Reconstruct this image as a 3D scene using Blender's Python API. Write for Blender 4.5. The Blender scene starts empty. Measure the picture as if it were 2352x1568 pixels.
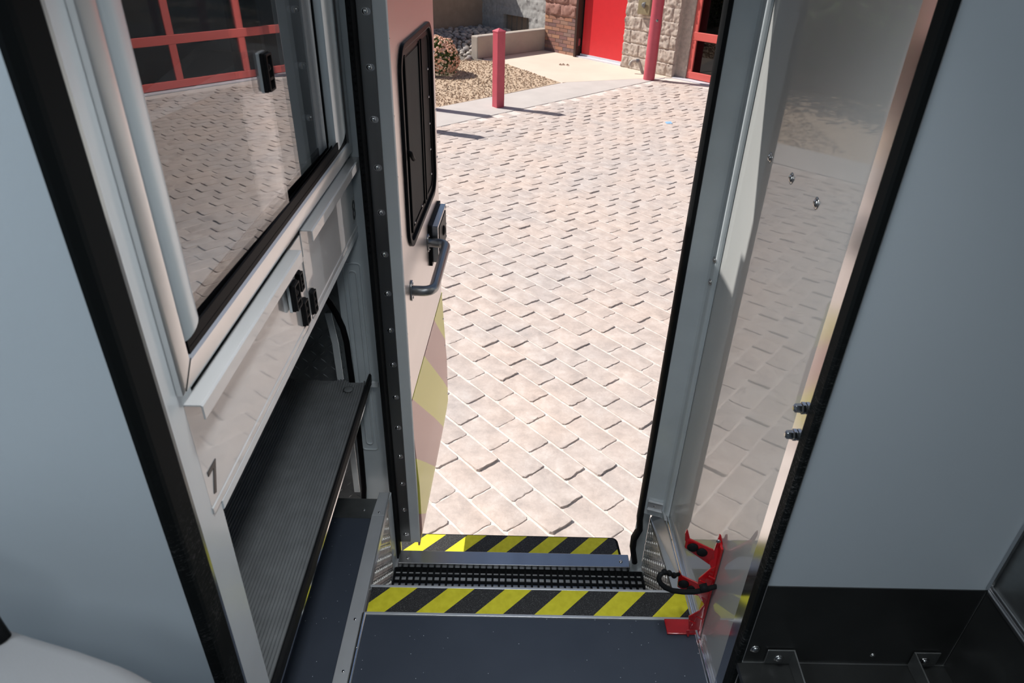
import bpy, math, random
from math import pi, sin, cos, radians
from mathutils import Vector, Matrix, noise
random.seed(7)
sc = bpy.context.scene
COL = sc.collection

# ------------------------------------------------------------------ camera, world, sun, lamps, exposure
H = 1.35
FPX = 1579.5
YAW, PITCH, ROLL = 0.0143122, -0.5519607, 0.0309562
cy_, sy_, cp_, sp_ = cos(YAW), sin(YAW), cos(PITCH), sin(PITCH)
FW = Vector((sy_*cp_, cy_*cp_, sp_)); R0 = Vector((cy_, -sy_, 0)); U0 = R0.cross(FW)
RT = R0*cos(ROLL) + U0*sin(ROLL); UP = -R0*sin(ROLL) + U0*cos(ROLL)
CAM = Vector((0, 0, H))
cd = bpy.data.cameras.new('camera'); cam = bpy.data.objects.new('camera', cd); COL.objects.link(cam)
cd.sensor_width = 36; cd.lens = 36*FPX/2352; cd.clip_start = .02; cd.clip_end = 200
cd.dof.use_dof = True; cd.dof.focus_distance = 2.2; cd.dof.aperture_fstop = 10
cam.matrix_world = Matrix.Translation(CAM) @ Matrix((RT, UP, -FW)).transposed().to_4x4()
sc.camera = cam

def at(px, py, x=None, y=None, z=None):
    """the point of the place seen at a photo pixel, on the plane x=, y= or z="""
    d = RT*((px-1176)/FPX) - UP*((py-784)/FPX) + FW
    t = (x-CAM.x)/d.x if x is not None else (y-CAM.y)/d.y if y is not None else (z-CAM.z)/d.z
    return CAM + d*t

w = bpy.data.worlds.new('world'); sc.world = w; w.use_nodes = True
nt = w.node_tree; bg = nt.nodes['Background']
sky = nt.nodes.new('ShaderNodeTexSky'); sky.sky_type = 'NISHITA'; sky.sun_disc = False
sky.sun_elevation = radians(47); sky.sun_rotation = radians(-67.7); sky.air_density = 1.0; sky.dust_density = 1.5
nt.links.new(sky.outputs[0], bg.inputs[0]); bg.inputs[1].default_value = 0.085
SUNDIR = Vector((.925, -.38, -1.08)).normalized()
sl = bpy.data.lights.new('sun', 'SUN'); sl.energy = 5.6; sl.angle = radians(.53); sl.color = (1, .955, .9)
so = bpy.data.objects.new('sun', sl); COL.objects.link(so); so.location = (-8, 6, 9)
so.rotation_euler = SUNDIR.to_track_quat('-Z', 'Y').to_euler()
def area(name, loc, size, sizey, energy, color, rot=(0, 0, 0)):
    l = bpy.data.lights.new(name, 'AREA'); l.shape = 'RECTANGLE'; l.size = size; l.size_y = sizey; l.energy = energy; l.color = color
    o = bpy.data.objects.new(name, l); COL.objects.link(o); o.location = loc; o.rotation_euler = rot
    return o
area('dome_light_left', (-.95, .20, 1.785), .25, .5, 10.5, (.84, .93, 1))
area('dome_light_right', (.95, .42, 1.785), .25, .5, 7.0, (.9, .96, 1))
area('fill_light_middle', (.02, -.45, 1.785), .25, .6, 6.0, (.9, .96, 1))  # unseen fill lamp, added to brighten the jambs and other camera-facing surfaces
area('step_fill_light', (.05, .62, 1.785), .12, .3, 2.9, (.95, .98, 1)).data.spread = radians(85)  # added overhead fill, narrowed to brighten the floor and striped step
vs = sc.view_settings
vs.view_transform = 'Standard'; vs.look = 'None'; vs.gamma = 1; vs.use_curve_mapping = False; vs.exposure = 0.0
sc.cycles.max_bounces = 10; sc.cycles.caustics_reflective = True

# ------------------------------------------------------------------ materials
def s2l(c):
    return tuple(((v/255)/12.92 if v/255 <= .04045 else ((v/255+.055)/1.055)**2.4) for v in c)
class N:
    def __init__(s, name):
        s.m = bpy.data.materials.new(name); s.m.use_nodes = True; s.t = s.m.node_tree
        s.b = s.t.nodes['Principled BSDF']; s.co = s.t.nodes.new('ShaderNodeTexCoord').outputs['Object']
    def n(s, kind, **k):
        o = s.t.nodes.new(kind)
        for a, v in k.items():
            if hasattr(o, a): setattr(o, a, v)
            else: o.inputs[a.replace('_', ' ')].default_value = v
        return o
    def l(s, a, b): s.t.links.new(a, b)
    def noise(s, scale, detail=4, rough=.5, vec=None, stretch=None):
        o = s.n('ShaderNodeTexNoise'); o.inputs['Scale'].default_value = scale; o.inputs['Detail'].default_value = detail; o.inputs['Roughness'].default_value = rough
        v = vec or s.co
        if stretch:
            mp = s.n('ShaderNodeMapping'); mp.inputs['Scale'].default_value = stretch; s.l(v, mp.inputs[0]); v = mp.outputs[0]
        s.l(v, o.inputs['Vector']); return o.outputs['Fac']
    def ramp(s, fac, stops):
        r = s.n('ShaderNodeValToRGB'); e = r.color_ramp.elements
        while len(e) < len(stops): e.new(.5)
        for i, (p, c) in enumerate(stops): e[i].position = p; e[i].color = (*c, 1) if len(c) == 3 else c
        s.l(fac, r.inputs[0]); return r.outputs[0]
    def mix(s, fac, a, b, blend='MIX'):
        m = s.n('ShaderNodeMix', data_type='RGBA'); m.blend_type = blend
        for v, i in ((fac, 0), (a, 6), (b, 7)):
            if hasattr(v, 'links'): s.l(v, m.inputs[i])
            else: m.inputs[i].default_value = v if i == 0 else (*v, 1)[:4]
        return m.outputs[2]
    def math(s, op, a, b=0.0, c=0.0):
        m = s.n('ShaderNodeMath'); m.operation = op
        for v, i in ((a, 0), (b, 1), (c, 2)):
            if hasattr(v, 'links'): s.l(v, m.inputs[i])
            else: m.inputs[i].default_value = v
        return m.outputs[0]
    def bump(s, h, strength=.3, dist=.01):
        b = s.n('ShaderNodeBump'); b.inputs['Strength'].default_value = strength; b.inputs['Distance'].default_value = dist
        s.l(h, b.inputs['Height']); s.l(b.outputs[0], s.b.inputs['Normal'])
    def set(s, col=None, rough=.5, metal=0, spec=.5, coat=0, coatr=.05):
        if col is not None:
            if hasattr(col, 'links'): s.l(col, s.b.inputs['Base Color'])
            else: s.b.inputs['Base Color'].default_value = (*col, 1)
        if hasattr(rough, 'links'): s.l(rough, s.b.inputs['Roughness'])
        else: s.b.inputs['Roughness'].default_value = rough
        s.b.inputs['Metallic'].default_value = metal; s.b.inputs['Specular IOR Level'].default_value = spec
        s.b.inputs['Coat Weight'].default_value = coat; s.b.inputs['Coat Roughness'].default_value = coatr
        return s
def simple(name, col, rough=.5, metal=0, spec=.5, coat=0, coatr=.05, var=.06, scale=12, bump=0, bscale=60, stretch=None):
    m = N(name)
    f = m.noise(scale, 4, .55, stretch=stretch)
    a = tuple(max(0, c*(1-var)) for c in col); b = tuple(c*(1+var) for c in col)
    m.set(m.ramp(f, [(.3, a), (.7, b)]), rough, metal, spec, coat, coatr)
    if bump: m.bump(m.noise(bscale, 4), bump, .002)
    return m.m
M = {}
M['laminate'] = simple('grey_white_laminate', (.55, .61, .655), .38, var=.012, scale=2, bump=.05, bscale=300)
M['body_paint'] = simple('body_grey_paint', (.58, .64, .67), .32, var=.05, coat=.4, coatr=.12)
M['pale_paint'] = simple('pale_grey_powder_coat', (.66, .70, .72), .28, var=.03, coat=.25, coatr=.1)
M['panel_gloss'] = simple('glossy_light_panel', (.58, .58, .58), .25, var=.04, scale=6, coat=1.0, coatr=.03, bump=.02, bscale=30)
M['screen_mesh'] = simple('charcoal_screen', (.075, .072, .068), .7, spec=.1)
M['dull_steel'] = simple('dull_grey_handle', (.34, .345, .35), .32, .85, var=.05)
M['frame_alu'] = simple('satin_anodised_aluminium', (.84, .84, .84), .30, .85, var=.03, stretch=(1, 1, .1))
M['bright_alu'] = simple('polished_aluminium', (.85, .86, .87), .14, 1, var=.03)
M['well_alu'] = simple('scuffed_well_aluminium', (.62, .64, .66), .42, .5, var=.12, scale=20)
M['floor_alu'] = simple('dull_floor_trim', (.58, .60, .62), .4, .5, var=.05)
M['steel'] = simple('brushed_stainless', (.55, .55, .56), .27, 1, var=.08, stretch=(1, .1, 1))
M['hinge_steel'] = simple('dark_hinge_steel', (.22, .22, .22), .38, 1, var=.15, stretch=(1, 1, .1))
M['chrome'] = simple('chrome_screw', (.6, .6, .6), .12, 1, var=.02)
M['door_alu'] = simple('brushed_door_skin', (.80, .76, .74), .34, 1, var=.02, stretch=(1, .15, 1))
M['rubber'] = simple('black_rubber', (.012, .013, .014), .5, spec=.2, var=.2)
M['rubber_gloss'] = simple('black_gloss_rubber', (.008, .008, .009), .35, spec=.12, var=.2)
M['mat_rubber'] = simple('ribbed_grey_rubber', (.155, .165, .17), .42, var=.12, scale=30)
M['plastic'] = simple('black_plastic', (.013, .013, .014), .35, spec=.18, var=.1)
M['dark_lam'] = simple('dark_well_laminate', (.018, .019, .019), .3, var=.2, coat=.2, coatr=.2)
M['dark_steel'] = simple('dark_galvanised_steel', (.25, .26, .26), .38, .9, var=.2)
M['dark_interior'] = simple('dark_cabinet_interior', (.16, .17, .18), .5, var=.1)
M['inner_lining'] = simple('grey_cabinet_lining', (.50, .52, .54), .5, var=.05)
M['red_enamel'] = simple('red_enamel', (.50, .008, .012), .18, var=.08, coat=.7, coatr=.06)
M['red_paint'] = simple('red_door_paint', (.66, .028, .035), .4, var=.03)
M['red_frame'] = simple('red_frame_paint', (.66, .12, .10), .42, var=.04)
M['bollard_red'] = simple('faded_bollard_red', (.52, .085, .115), .5, var=.08, scale=8)
M['brown_frame'] = simple('dark_brown_frame', (.05, .028, .022), .5)
M['dark_glass'] = simple('dark_window_glass', (.012, .013, .014), .04, spec=.7, var=.1)
M['cushion'] = simple('pale_grey_vinyl', (.19, .19, .195), .5, var=.03, bump=.1, bscale=400)
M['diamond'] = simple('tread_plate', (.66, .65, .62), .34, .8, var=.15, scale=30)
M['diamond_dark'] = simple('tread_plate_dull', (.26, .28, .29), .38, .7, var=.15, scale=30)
M['white_plastic'] = simple('pale_plastic', (.6, .6, .58), .4)
M['digit'] = simple('charcoal_vinyl_digit', (.035, .03, .03), .4)
M['sticker'] = simple('white_sticker', (.62, .63, .62), .35)
M['light_lens'] = simple('light_housing', (.7, .7, .7), .4)
M['side_gloss'] = simple('glossy_white_side_panel', (.48, .49, .48), .30, var=.02, coat=1.0, coatr=.025, bump=.03, bscale=5)

def black_edge():
    m = N('scuffed_black_edge')
    g = m.n('ShaderNodeNewGeometry')
    sep = m.n('ShaderNodeSeparateXYZ'); m.l(g.outputs['Position'], sep.inputs[0])
    n1 = m.noise(9, 3, .5, vec=g.outputs['Position'], stretch=(6, 6, 42)); n2 = m.noise(5, 4, .6, vec=g.outputs['Position'])
    line = m.ramp(n1, [(.545, (0, 0, 0)), (.556, (1, 1, 1)), (.562, (1, 1, 1)), (.573, (0, 0, 0))])
    patch = m.ramp(n2, [(.42, (0, 0, 0)), (.56, (1, 1, 1))])
    low = m.ramp(m.math('MULTIPLY', sep.outputs[2], .5), [(.33, (1, 1, 1)), (.46, (0, 0, 0))])
    f = m.math('MULTIPLY', m.math('MULTIPLY', line, patch), low); f = m.math('MULTIPLY', f, .55)
    m.set(m.mix(f, (.010, .0115, .012), (.24, .24, .24)), .5, 0, .08)
    return m.m
M['black_edge'] = black_edge()

def vinyl():
    m = N('navy_speckled_vinyl')
    v = m.n('ShaderNodeTexVoronoi'); v.inputs['Scale'].default_value = 240; m.l(m.co, v.inputs['Vector'])
    c = m.ramp(v.outputs['Color'], [(0, (.032, .043, .066)), (.93, (.045, .057, .082)), (.975, (.045, .057, .082)), (1, (.22, .25, .3))])
    sp = m.math('LESS_THAN', v.outputs['Distance'], .22)
    w2 = m.n('ShaderNodeTexWhiteNoise'); m.l(v.outputs['Color'], w2.inputs[0])
    rare = m.math('GREATER_THAN', w2.outputs[0], .985)
    f = m.math('MULTIPLY', sp, rare)
    base = m.ramp(m.noise(7, 5), [(.3, (.040, .050, .070)), (.7, (.049, .060, .082))])
    m.set(m.mix(f, base, (.5, .55, .6)), .42, 0, .4); m.bump(m.noise(500, 2), .25, .0006)
    return m.m
M['vinyl'] = vinyl()

def hazard(name, off, period, yoff):
    m = N(name)
    sep = m.n('ShaderNodeSeparateXYZ'); m.l(m.co, sep.inputs[0])
    s = m.math('SUBTRACT', sep.outputs[0], sep.outputs[1]); s = m.math('ADD', s, yoff - off)
    s = m.math('DIVIDE', s, period); s = m.math('FRACT', s)
    yel = m.math('LESS_THAN', s, .47)
    g = m.noise(700, 2, .6)
    blk = m.ramp(g, [(.45, (.012, .012, .012)), (.62, (.05, .05, .05)), (.75, (.35, .35, .34))])
    yw = m.ramp(m.noise(60, 5), [(.3, (.66, .60, .02)), (.7, (.78, .72, .035))])
    m.set(m.mix(yel, blk, yw), .55, 0, .4); m.bump(g, .5, .001)
    return m.m
M['haz_floor'] = hazard('hazard_grit_tape', -.292, .1345, 1.005)
M['haz_step'] = hazard('hazard_grit_tape_outside', -.272, .1405, 1.605)

def chevron():
    m = N('reflective_chevrons')
    sep = m.n('ShaderNodeSeparateXYZ'); m.l(m.co, sep.inputs[0])
    s = m.math('ADD', sep.outputs[1], sep.outputs[2]); s = m.math('ADD', s, -.33-.28)
    s = m.math('DIVIDE', s, .425); s = m.math('FRACT', s)
    f = m.math('LESS_THAN', s, .5)
    m.set(m.mix(f, (.60, .36, .32), (.74, .72, .14)), .3, .25, .5)
    return m.m
M['chevron'] = chevron()

def paver():
    m = N('stamped_cobble')
    n1 = m.noise(11, 8, .72); n2 = m.noise(2.2, 3, .5); n3 = m.noise(90, 4, .6)
    c = m.ramp(n1, [(.30, (.43, .375, .345)), (.5, (.555, .480, .435)), (.70, (.66, .60, .555))])
    c2 = m.ramp(n2, [(.3, (.92, .93, .95)), (.7, (1.06, 1.0, .96))])
    c = m.mix(1, c, c2, 'MULTIPLY')
    m.set(c, .8, 0, .2); m.bump(m.math('ADD', n1, m.math('MULTIPLY', n3, .3)), .5, .006)
    return m.m
M['paver'] = paver()
M['mortar'] = simple('pale_sand_joint', (.70, .62, .57), .9, var=.12, scale=40, bump=.4, bscale=200)
M['concrete'] = simple('pale_concrete', (.53, .49, .46), .85, var=.07, scale=3, bump=.15, bscale=90)
M['slab'] = simple('cream_concrete', (.68, .58, .48), .85, var=.05, scale=2, bump=.1, bscale=90)
M['planter'] = simple('cast_concrete_wall', (.42, .37, .32), .85, var=.08, scale=4, bump=.25, bscale=80)
M['block_beige'] = simple('split_face_beige', (.47, .40, .34), .9, var=.16, scale=18, bump=.6, bscale=50)
M['block_grey'] = simple('split_face_grey', (.42, .41, .39), .9, var=.16, scale=18, bump=.6, bscale=50)
M['block_red'] = simple('split_face_red_brown', (.36, .19, .15), .9, var=.18, scale=18, bump=.6, bscale=50)
M['block_smooth'] = simple('tan_smooth_block', (.36, .27, .20), .9, var=.1, scale=6, bump=.3, bscale=60)
M['gravel_bed'] = simple('tan_gravel_bed', (.50, .38, .27), .95, var=.3, scale=60, bump=.9, bscale=70)
M['pale_strip'] = simple('pale_sill', (.62, .62, .66), .6, var=.05)
M['blue_tape'] = simple('blue_paper', (.25, .48, .75), .6)
M['leaf_dry'] = simple('dry_leaf', (.16, .08, .04), .8)
M['pvc'] = simple('grey_drain_pipe', (.40, .38, .34), .5, var=.15)
M['knox'] = simple('tan_metal_box', (.33, .28, .17), .4, .3, var=.15)
def multi(name, cols, rough=.8, scale=1):
    m = N(name); oi = m.n('ShaderNodeObjectInfo')
    m.set(m.ramp(oi.outputs['Random'], [(i/(len(cols)-1), c) for i, c in enumerate(cols)]), rough)
    return m.m
M['rock'] = multi('river_rock', [(.20, .19, .19), (.42, .37, .32), (.27, .25, .25), (.55, .50, .44), (.33, .28, .25), (.24, .24, .26)])
def geomulti(name, cols, rough=.85):
    m = N(name); g = m.n('ShaderNodeNewGeometry')
    m.set(m.ramp(g.outputs['Random Per Island'], [(i/(len(cols)-1), c) for i, c in enumerate(cols)]), rough)
    return m.m
M['gravel'] = geomulti('gravel_chips', [(.46, .31, .20), (.30, .20, .13), (.52, .40, .29), (.24, .165, .115), (.47, .35, .24), (.38, .26, .17)])
M['thin_brick'] = geomulti('thin_brick', [(.30, .13, .10), (.18, .12, .12), (.42, .20, .12), (.24, .12, .11), (.20, .15, .15), (.50, .26, .15), (.30, .16, .14)])
M['leaf'] = geomulti('shrub_leaves', [(.07, .12, .03), (.13, .19, .05), (.09, .15, .04), (.18, .22, .07)])
M['flower'] = geomulti('pale_pink_flowers', [(.85, .52, .36), (.80, .42, .28), (.88, .66, .50)])
M['mortar_dark'] = simple('brick_mortar', (.30, .24, .20), .9)

def glass(name, ior, tint, rough=0.0):
    m = bpy.data.materials.new(name); m.use_nodes = True; t = m.node_tree; t.nodes.clear()
    o = t.nodes.new('ShaderNodeOutputMaterial'); mx = t.nodes.new('ShaderNodeMixShader')
    tr = t.nodes.new('ShaderNodeBsdfTransparent'); tr.inputs[0].default_value = (*tint, 1)
    gl = t.nodes.new('ShaderNodeBsdfGlossy'); gl.inputs['Roughness'].default_value = rough; gl.inputs[0].default_value = (1, 1, 1, 1)
    fr = t.nodes.new('ShaderNodeFresnel'); ge = t.nodes.new('ShaderNodeNewGeometry')
    mv = t.nodes.new('ShaderNodeMapRange'); mv.inputs['To Min'].default_value = ior; mv.inputs['To Max'].default_value = 1/ior   # same strength from both faces of the sheet
    t.links.new(ge.outputs['Backfacing'], mv.inputs['Value']); t.links.new(mv.outputs[0], fr.inputs[0])
    t.links.new(fr.outputs[0], mx.inputs[0]); t.links.new(tr.outputs[0], mx.inputs[1]); t.links.new(gl.outputs[0], mx.inputs[2]); t.links.new(mx.outputs[0], o.inputs[0])
    return m
M['acrylic'] = glass('sliding_acrylic', 1.75, (.93, .94, .95))
M['garage_glass'] = glass('garage_glass', 1.5, (.25, .25, .26))

for k_ in ('rubber', 'rubber_gloss', 'plastic', 'black_edge'): M[k_].node_tree.nodes['Principled BSDF'].inputs['IOR'].default_value = 1.22
# ------------------------------------------------------------------ mesh helpers
def worigin(o):
    v = Vector((0, 0, 0))
    while o: v = v + o.location; o = o.parent
    return v
class MB:
    def __init__(s): s.v = []; s.f = []
    def add(s, vs, fs):
        k = len(s.v); s.v += [Vector(p) for p in vs]; s.f += [tuple(i+k for i in f) for f in fs]; return s
    def box(s, x0, x1, y0, y1, z0, z1, T=None):
        vs = [Vector((x, y, z)) for x in (x0, x1) for y in (y0, y1) for z in (z0, z1)]
        if T: vs = [T @ v for v in vs]
        return s.add(vs, [(0, 1, 3, 2), (4, 6, 7, 5), (0, 4, 5, 1), (2, 3, 7, 6), (0, 2, 6, 4), (1, 5, 7, 3)])
    def prism(s, poly, axis, a, b):
        """2D polygon extruded along an axis: x -> (y,z), y -> (x,z), z -> (x,y)"""
        def P(p, t): return {'x': (t, p[0], p[1]), 'y': (p[0], t, p[1]), 'z': (p[0], p[1], t)}[axis]
        n = len(poly)
        return s.add([P(p, a) for p in poly]+[P(p, b) for p in poly],
                     [tuple(range(n)), tuple(range(2*n-1, n-1, -1))]+[(i, i+n, (i+1) % n+n, (i+1) % n) for i in range(n)])
    def tube(s, pts, r, n=12, closed=False):
        pts = [Vector(p) for p in pts]; m = len(pts); rs = r if isinstance(r, (list, tuple)) else [r]*m
        k = len(s.v); prev = None
        for i, p in enumerate(pts):
            a = pts[(i-1) % m] if (closed or i > 0) else p; b = pts[(i+1) % m] if (closed or i < m-1) else p
            t = (b-a).normalized()
            if prev is None:
                u = t.cross(Vector((0, 0, 1)))
                if u.length < .1: u = t.cross(Vector((1, 0, 0)))
            else: u = prev - t*prev.dot(t)
            u.normalize(); prev = u; w2 = t.cross(u)
            for j in range(n): s.v.append(p + (u*cos(2*pi*j/n)+w2*sin(2*pi*j/n))*rs[i])
        for i in range(m if closed else m-1):
            for j in range(n):
                a = k+i*n+j; b = k+i*n+(j+1) % n; c = k+((i+1) % m)*n+(j+1) % n; d = k+((i+1) % m)*n+j
                s.f.append((a, b, c, d))
        if not closed:
            s.f.append(tuple(k+j for j in range(n))[::-1]); s.f.append(tuple(k+(m-1)*n+j for j in range(n)))
        return s
    def dome(s, c, nrm, r, h, n=14, rings=4, rim=None):
        c = Vector(c); nrm = Vector(nrm).normalized(); u = nrm.cross(Vector((0, 0, 1)))
        if u.length < .1: u = nrm.cross(Vector((1, 0, 0)))
        u.normalize(); w2 = nrm.cross(u); k = len(s.v)
        for i in range(rings):
            a = i/rings*pi/2
            for j in range(n):
                s.v.append(c+nrm*h*sin(a)+(u*cos(2*pi*j/n)+w2*sin(2*pi*j/n))*r*cos(a))
        s.v.append(c+nrm*h)
        for i in range(rings-1):
            for j in range(n): s.f.append((k+i*n+j, k+i*n+(j+1) % n, k+(i+1)*n+(j+1) % n, k+(i+1)*n+j))
        for j in range(n): s.f.append((k+(rings-1)*n+j, k+(rings-1)*n+(j+1) % n, k+rings*n))
        s.f.append(tuple(k+j for j in range(n))[::-1])
        return s
    def build(s, name, mat, parent=None, smooth=False, bevel=0, seg=2, auto=None):
        me = bpy.data.meshes.new(name)
        o0 = worigin(parent) if parent else Vector((0, 0, 0))
        me.from_pydata([tuple(v-o0) for v in s.v], [], s.f); me.update()
        me.materials.append(M[mat] if isinstance(mat, str) else mat)
        if smooth: me.polygons.foreach_set('use_smooth', [True]*len(me.polygons))
        o = bpy.data.objects.new(name, me); COL.objects.link(o)
        if parent: o.parent = parent
        if bevel:
            b = o.modifiers.new('bevel', 'BEVEL'); b.width = bevel; b.segments = seg; b.limit_method = 'ANGLE'; b.angle_limit = radians(40)
        import bmesh
        bm = bmesh.new(); bm.from_mesh(me); bmesh.ops.recalc_face_normals(bm, faces=bm.faces); bm.to_mesh(me); bm.free()
        if auto:
            me.polygons.foreach_set('use_smooth', [True]*len(me.polygons)); me.set_sharp_from_angle(angle=radians(auto))
        return o
def box(name, mat, parent, *b, bevel=0, **k): return MB().box(*b).build(name, mat, parent, bevel=bevel, **k)
def thing(name, label, cat, loc, group=None):
    o = bpy.data.objects.new(name, None); COL.objects.link(o); o.location = loc; o.empty_display_size = .05
    return tag(o, label, cat, group)
def tag(o, label, cat, group=None, kind=None):
    if label: o['label'] = label
    if cat: o['category'] = cat
    if group: o['group'] = group
    if kind: o['kind'] = kind
    return o
def struct(o, label=None):
    o['kind'] = 'structure'
    if label: o['label'] = label
    return o
def sempty(name, loc, label):
    o = bpy.data.objects.new(name, None); COL.objects.link(o); o.location = loc; return struct(o, label)
def rrect(x0, x1, y0, y1, r, n=6):
    out = []
    for cx, cy, a0 in ((x1-r, y1-r, 0), (x0+r, y1-r, 90), (x0+r, y0+r, 180), (x1-r, y0+r, 270)):
        for i in range(n+1):
            a = radians(a0+90*i/n); out.append((cx+r*cos(a), cy+r*sin(a)))
    return out
def ring(mb, outer, inner, axis, a, b):
    n = len(outer)
    def P(p, t): return {'x': (t, p[0], p[1]), 'y': (p[0], t, p[1]), 'z': (p[0], p[1], t)}[axis]
    vs = [P(p, a) for p in outer]+[P(p, a) for p in inner]+[P(p, b) for p in outer]+[P(p, b) for p in inner]
    fs = []
    for i in range(n):
        j = (i+1) % n
        fs += [(i, j, n+j, n+i), (2*n+i, 3*n+i, 3*n+j, 2*n+j), (i, 2*n+i, 2*n+j, j), (n+i, n+j, 3*n+j, 3*n+i)]
    return mb.add(vs, fs)
def screw(parent, c, nrm, r=.005, name='screw', washer=False, mat='chrome'):
    mb = MB(); n = Vector(nrm).normalized()
    if washer: mb.dome(Vector(c), n, r*1.55, r*.22, 16, 2)
    mb.dome(Vector(c)+n*(r*.15 if washer else 0), n, r, r*.6, 14, 4)
    # cross slot as two tiny dark bars is part of the head shape
    u = n.cross(Vector((0, .3, 1))).normalized(); v = n.cross(u)
    return mb.build(name, mat, parent, smooth=True)
def text(body, size, mat, parent, loc, name, flip='x+', sx=1.0):
    cu = bpy.data.curves.new(name, 'FONT'); cu.body = body; cu.size = size; cu.extrude = .0004; cu.offset = size*.012
    tmp = bpy.data.objects.new('tmp', cu); COL.objects.link(tmp)
    dg = bpy.context.evaluated_depsgraph_get(); me = bpy.data.meshes.new_from_object(tmp.evaluated_get(dg))
    bpy.data.objects.remove(tmp)
    mb = MB()
    lo = Vector(loc)
    mb.add([lo+Vector((v.co.z, v.co.x*sx, v.co.y)) for v in me.vertices], [tuple(p.vertices) for p in me.polygons])
    bpy.data.meshes.remove(me)
    return mb.build(name, mat, parent)
def tread(name, mat, parent, O, U, V, lu, lv, pitch=.022, size=.017, wid=.0045, h=.0018, clip=None, thick=.003):
    """a tread plate: sheet plus raised alternating lozenges; U, V in-plane, normal U x V"""
    O, U, V = Vector(O), Vector(U).normalized(), Vector(V).normalized(); Nn = U.cross(V).normalized()
    mb = MB()
    poly = clip or [(0, 0), (lu, 0), (lu, lv), (0, lv)]
    n = len(poly)
    mb.add([O+U*a+V*b for a, b in poly]+[O+U*a+V*b-Nn*thick for a, b in poly], [tuple(range(n)), tuple(range(2*n-1, n-1, -1))]+[(i, i+n, (i+1) % n+n, (i+1) % n) for i in range(n)])
    def inside(p):
        c = False
        for i in range(n):
            a, b = poly[i], poly[(i+1) % n]
            if (a[1] > p[1]) != (b[1] > p[1]) and p[0] < (b[0]-a[0])*(p[1]-a[1])/(b[1]-a[1])+a[0]: c = not c
        return c
    for i in range(int(lu/pitch)+2):
        for j in range(int(lv/pitch)+2):
            a, b = i*pitch, j*pitch
            if not all(inside((a+e, b+g)) for e in (-size*.45, size*.45) for g in (-size*.45, size*.45)): continue
            an = radians(45 if (i+j) % 2 else -45); du = U*cos(an)+V*sin(an); dv = -U*sin(an)+V*cos(an); c = O+U*a+V*b
            mb.add([c-du*size/2, c-dv*wid/2, c+du*size/2, c+dv*wid/2, c-du*size*.25+Nn*h, c+du*size*.25+Nn*h],
                   [(0, 1, 4), (1, 2, 5), (1, 5, 4), (2, 3, 5), (3, 0, 4), (3, 4, 5)])
    return mb.build(name, mat, parent)
def copy_tree(o, parent=None):
    c = o.copy(); COL.objects.link(c); c.parent = parent
    for ch in list(o.children): copy_tree(ch, c)
    return c

XL, XR, GZ = -.335, .452, -.75
ROOF = 1.80

# ================================================================== THE AMBULANCE: shell
roof = box('ceiling', 'laminate', None, -2.2, 2.2, -1.9, 1.50, ROOF, ROOF+.05); struct(roof)
rear = MB(); rear.box(-2.25, 2.25, -1.95, -1.9, -.02, ROOF); wr = rear.build('wall_rear', 'laminate'); struct(wr)
for nm_, xx_ in (('left', -2.25), ('right', 2.2)):
    struct(box('wall_'+nm_, 'laminate', None, xx_, xx_+.05, -1.9, 1.50, -.02, ROOF))
struct(box('floor_rear', 'vinyl', None, -2.2, 2.2, -1.9, -1.6, -.02, 0)); struct(box('floor_left', 'vinyl', None, -2.2, -.342, -1.6, .50, -.02, -.0005))
struct(box('floor_right', 'vinyl', None, .456, 2.2, -1.6, -.31, -.02, -.0005))
# floor of the aisle
fl = MB(); fl.prism([(-.300, .0), (-.300, 1.004), (.447, 1.004), (.447, -0.0)], 'z', -.02, 0.0)
fl.box(-.300, .447, -1.6, .0, -.02, 0)
fo = fl.build('floor', 'vinyl'); struct(fo)
# body side around the door opening (outer skin and inner skin)
bw = MB()
bw.box(-2.2, -.795, 1.44, 1.565, -.40, ROOF)              # left part of the side wall
bw.box(-.80, -.395, 1.53, 1.56, -.40, ROOF)
bw.box(-.80, -.395, 1.455, 1.53, .74, ROOF)
bw.box(-.395, -.305, 1.45, 1.50, -.45, ROOF)            # hinge post
bw.box(-.305, .46, 1.37, 1.42, 1.545, ROOF)            # header
bw.box(.466, 2.2, 1.40, 1.50, -.40, ROOF)               # right part
ws = bw.build('wall_side', 'body_paint'); struct(ws)
# embossed slots on the hinge post
em = MB()
for i, (x0, x1, z0, z1) in enumerate(((-.377, -.337, .10, .66), (-.366, -.348, .12, .64))):
    pth = [(x, 1.449, z) for x, z in rrect(x0, x1, z0, z1, .008, 4)]
    em.tube(pth, .0022, 8, closed=True)
eo = em.build('embossed_slot', 'body_paint', ws, smooth=True)
# right jamb post: folded painted profile, from the gasket round to the cabinet side
jp = MB()
prof = [(.396, 1.362), (.389, 1.354), (.390, 1.349), (.3935, 1.3475), (.428, 1.336), (.4345, 1.334), (.4385, 1.330), (.4415, 1.3175), (.4465, 1.3145), (.4518, 1.3135), (.4518, 1.385), (.44, 1.385)]
jp.prism(prof, 'z', -.02, ROOF)
jo = jp.build('trim_1', 'body_paint', None, bevel=.002); struct(jo)
jo2 = MB(); jo2.prism([(.392, 1.40), (.3795, 1.362), (.384, 1.357), (.4195, 1.374), (.4195, 1.40)], 'z', -.40, -.0205)
j2 = jo2.build('lower_jamb', 'body_paint', jo, bevel=.002)
for px, py in ((1651, 597), (1640, 648)):
    p = at(px, py, y=1.324); screw(jo, (.4395, 1.324, p.z), (-1, -.25, 0), .0048, washer=True)
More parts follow.
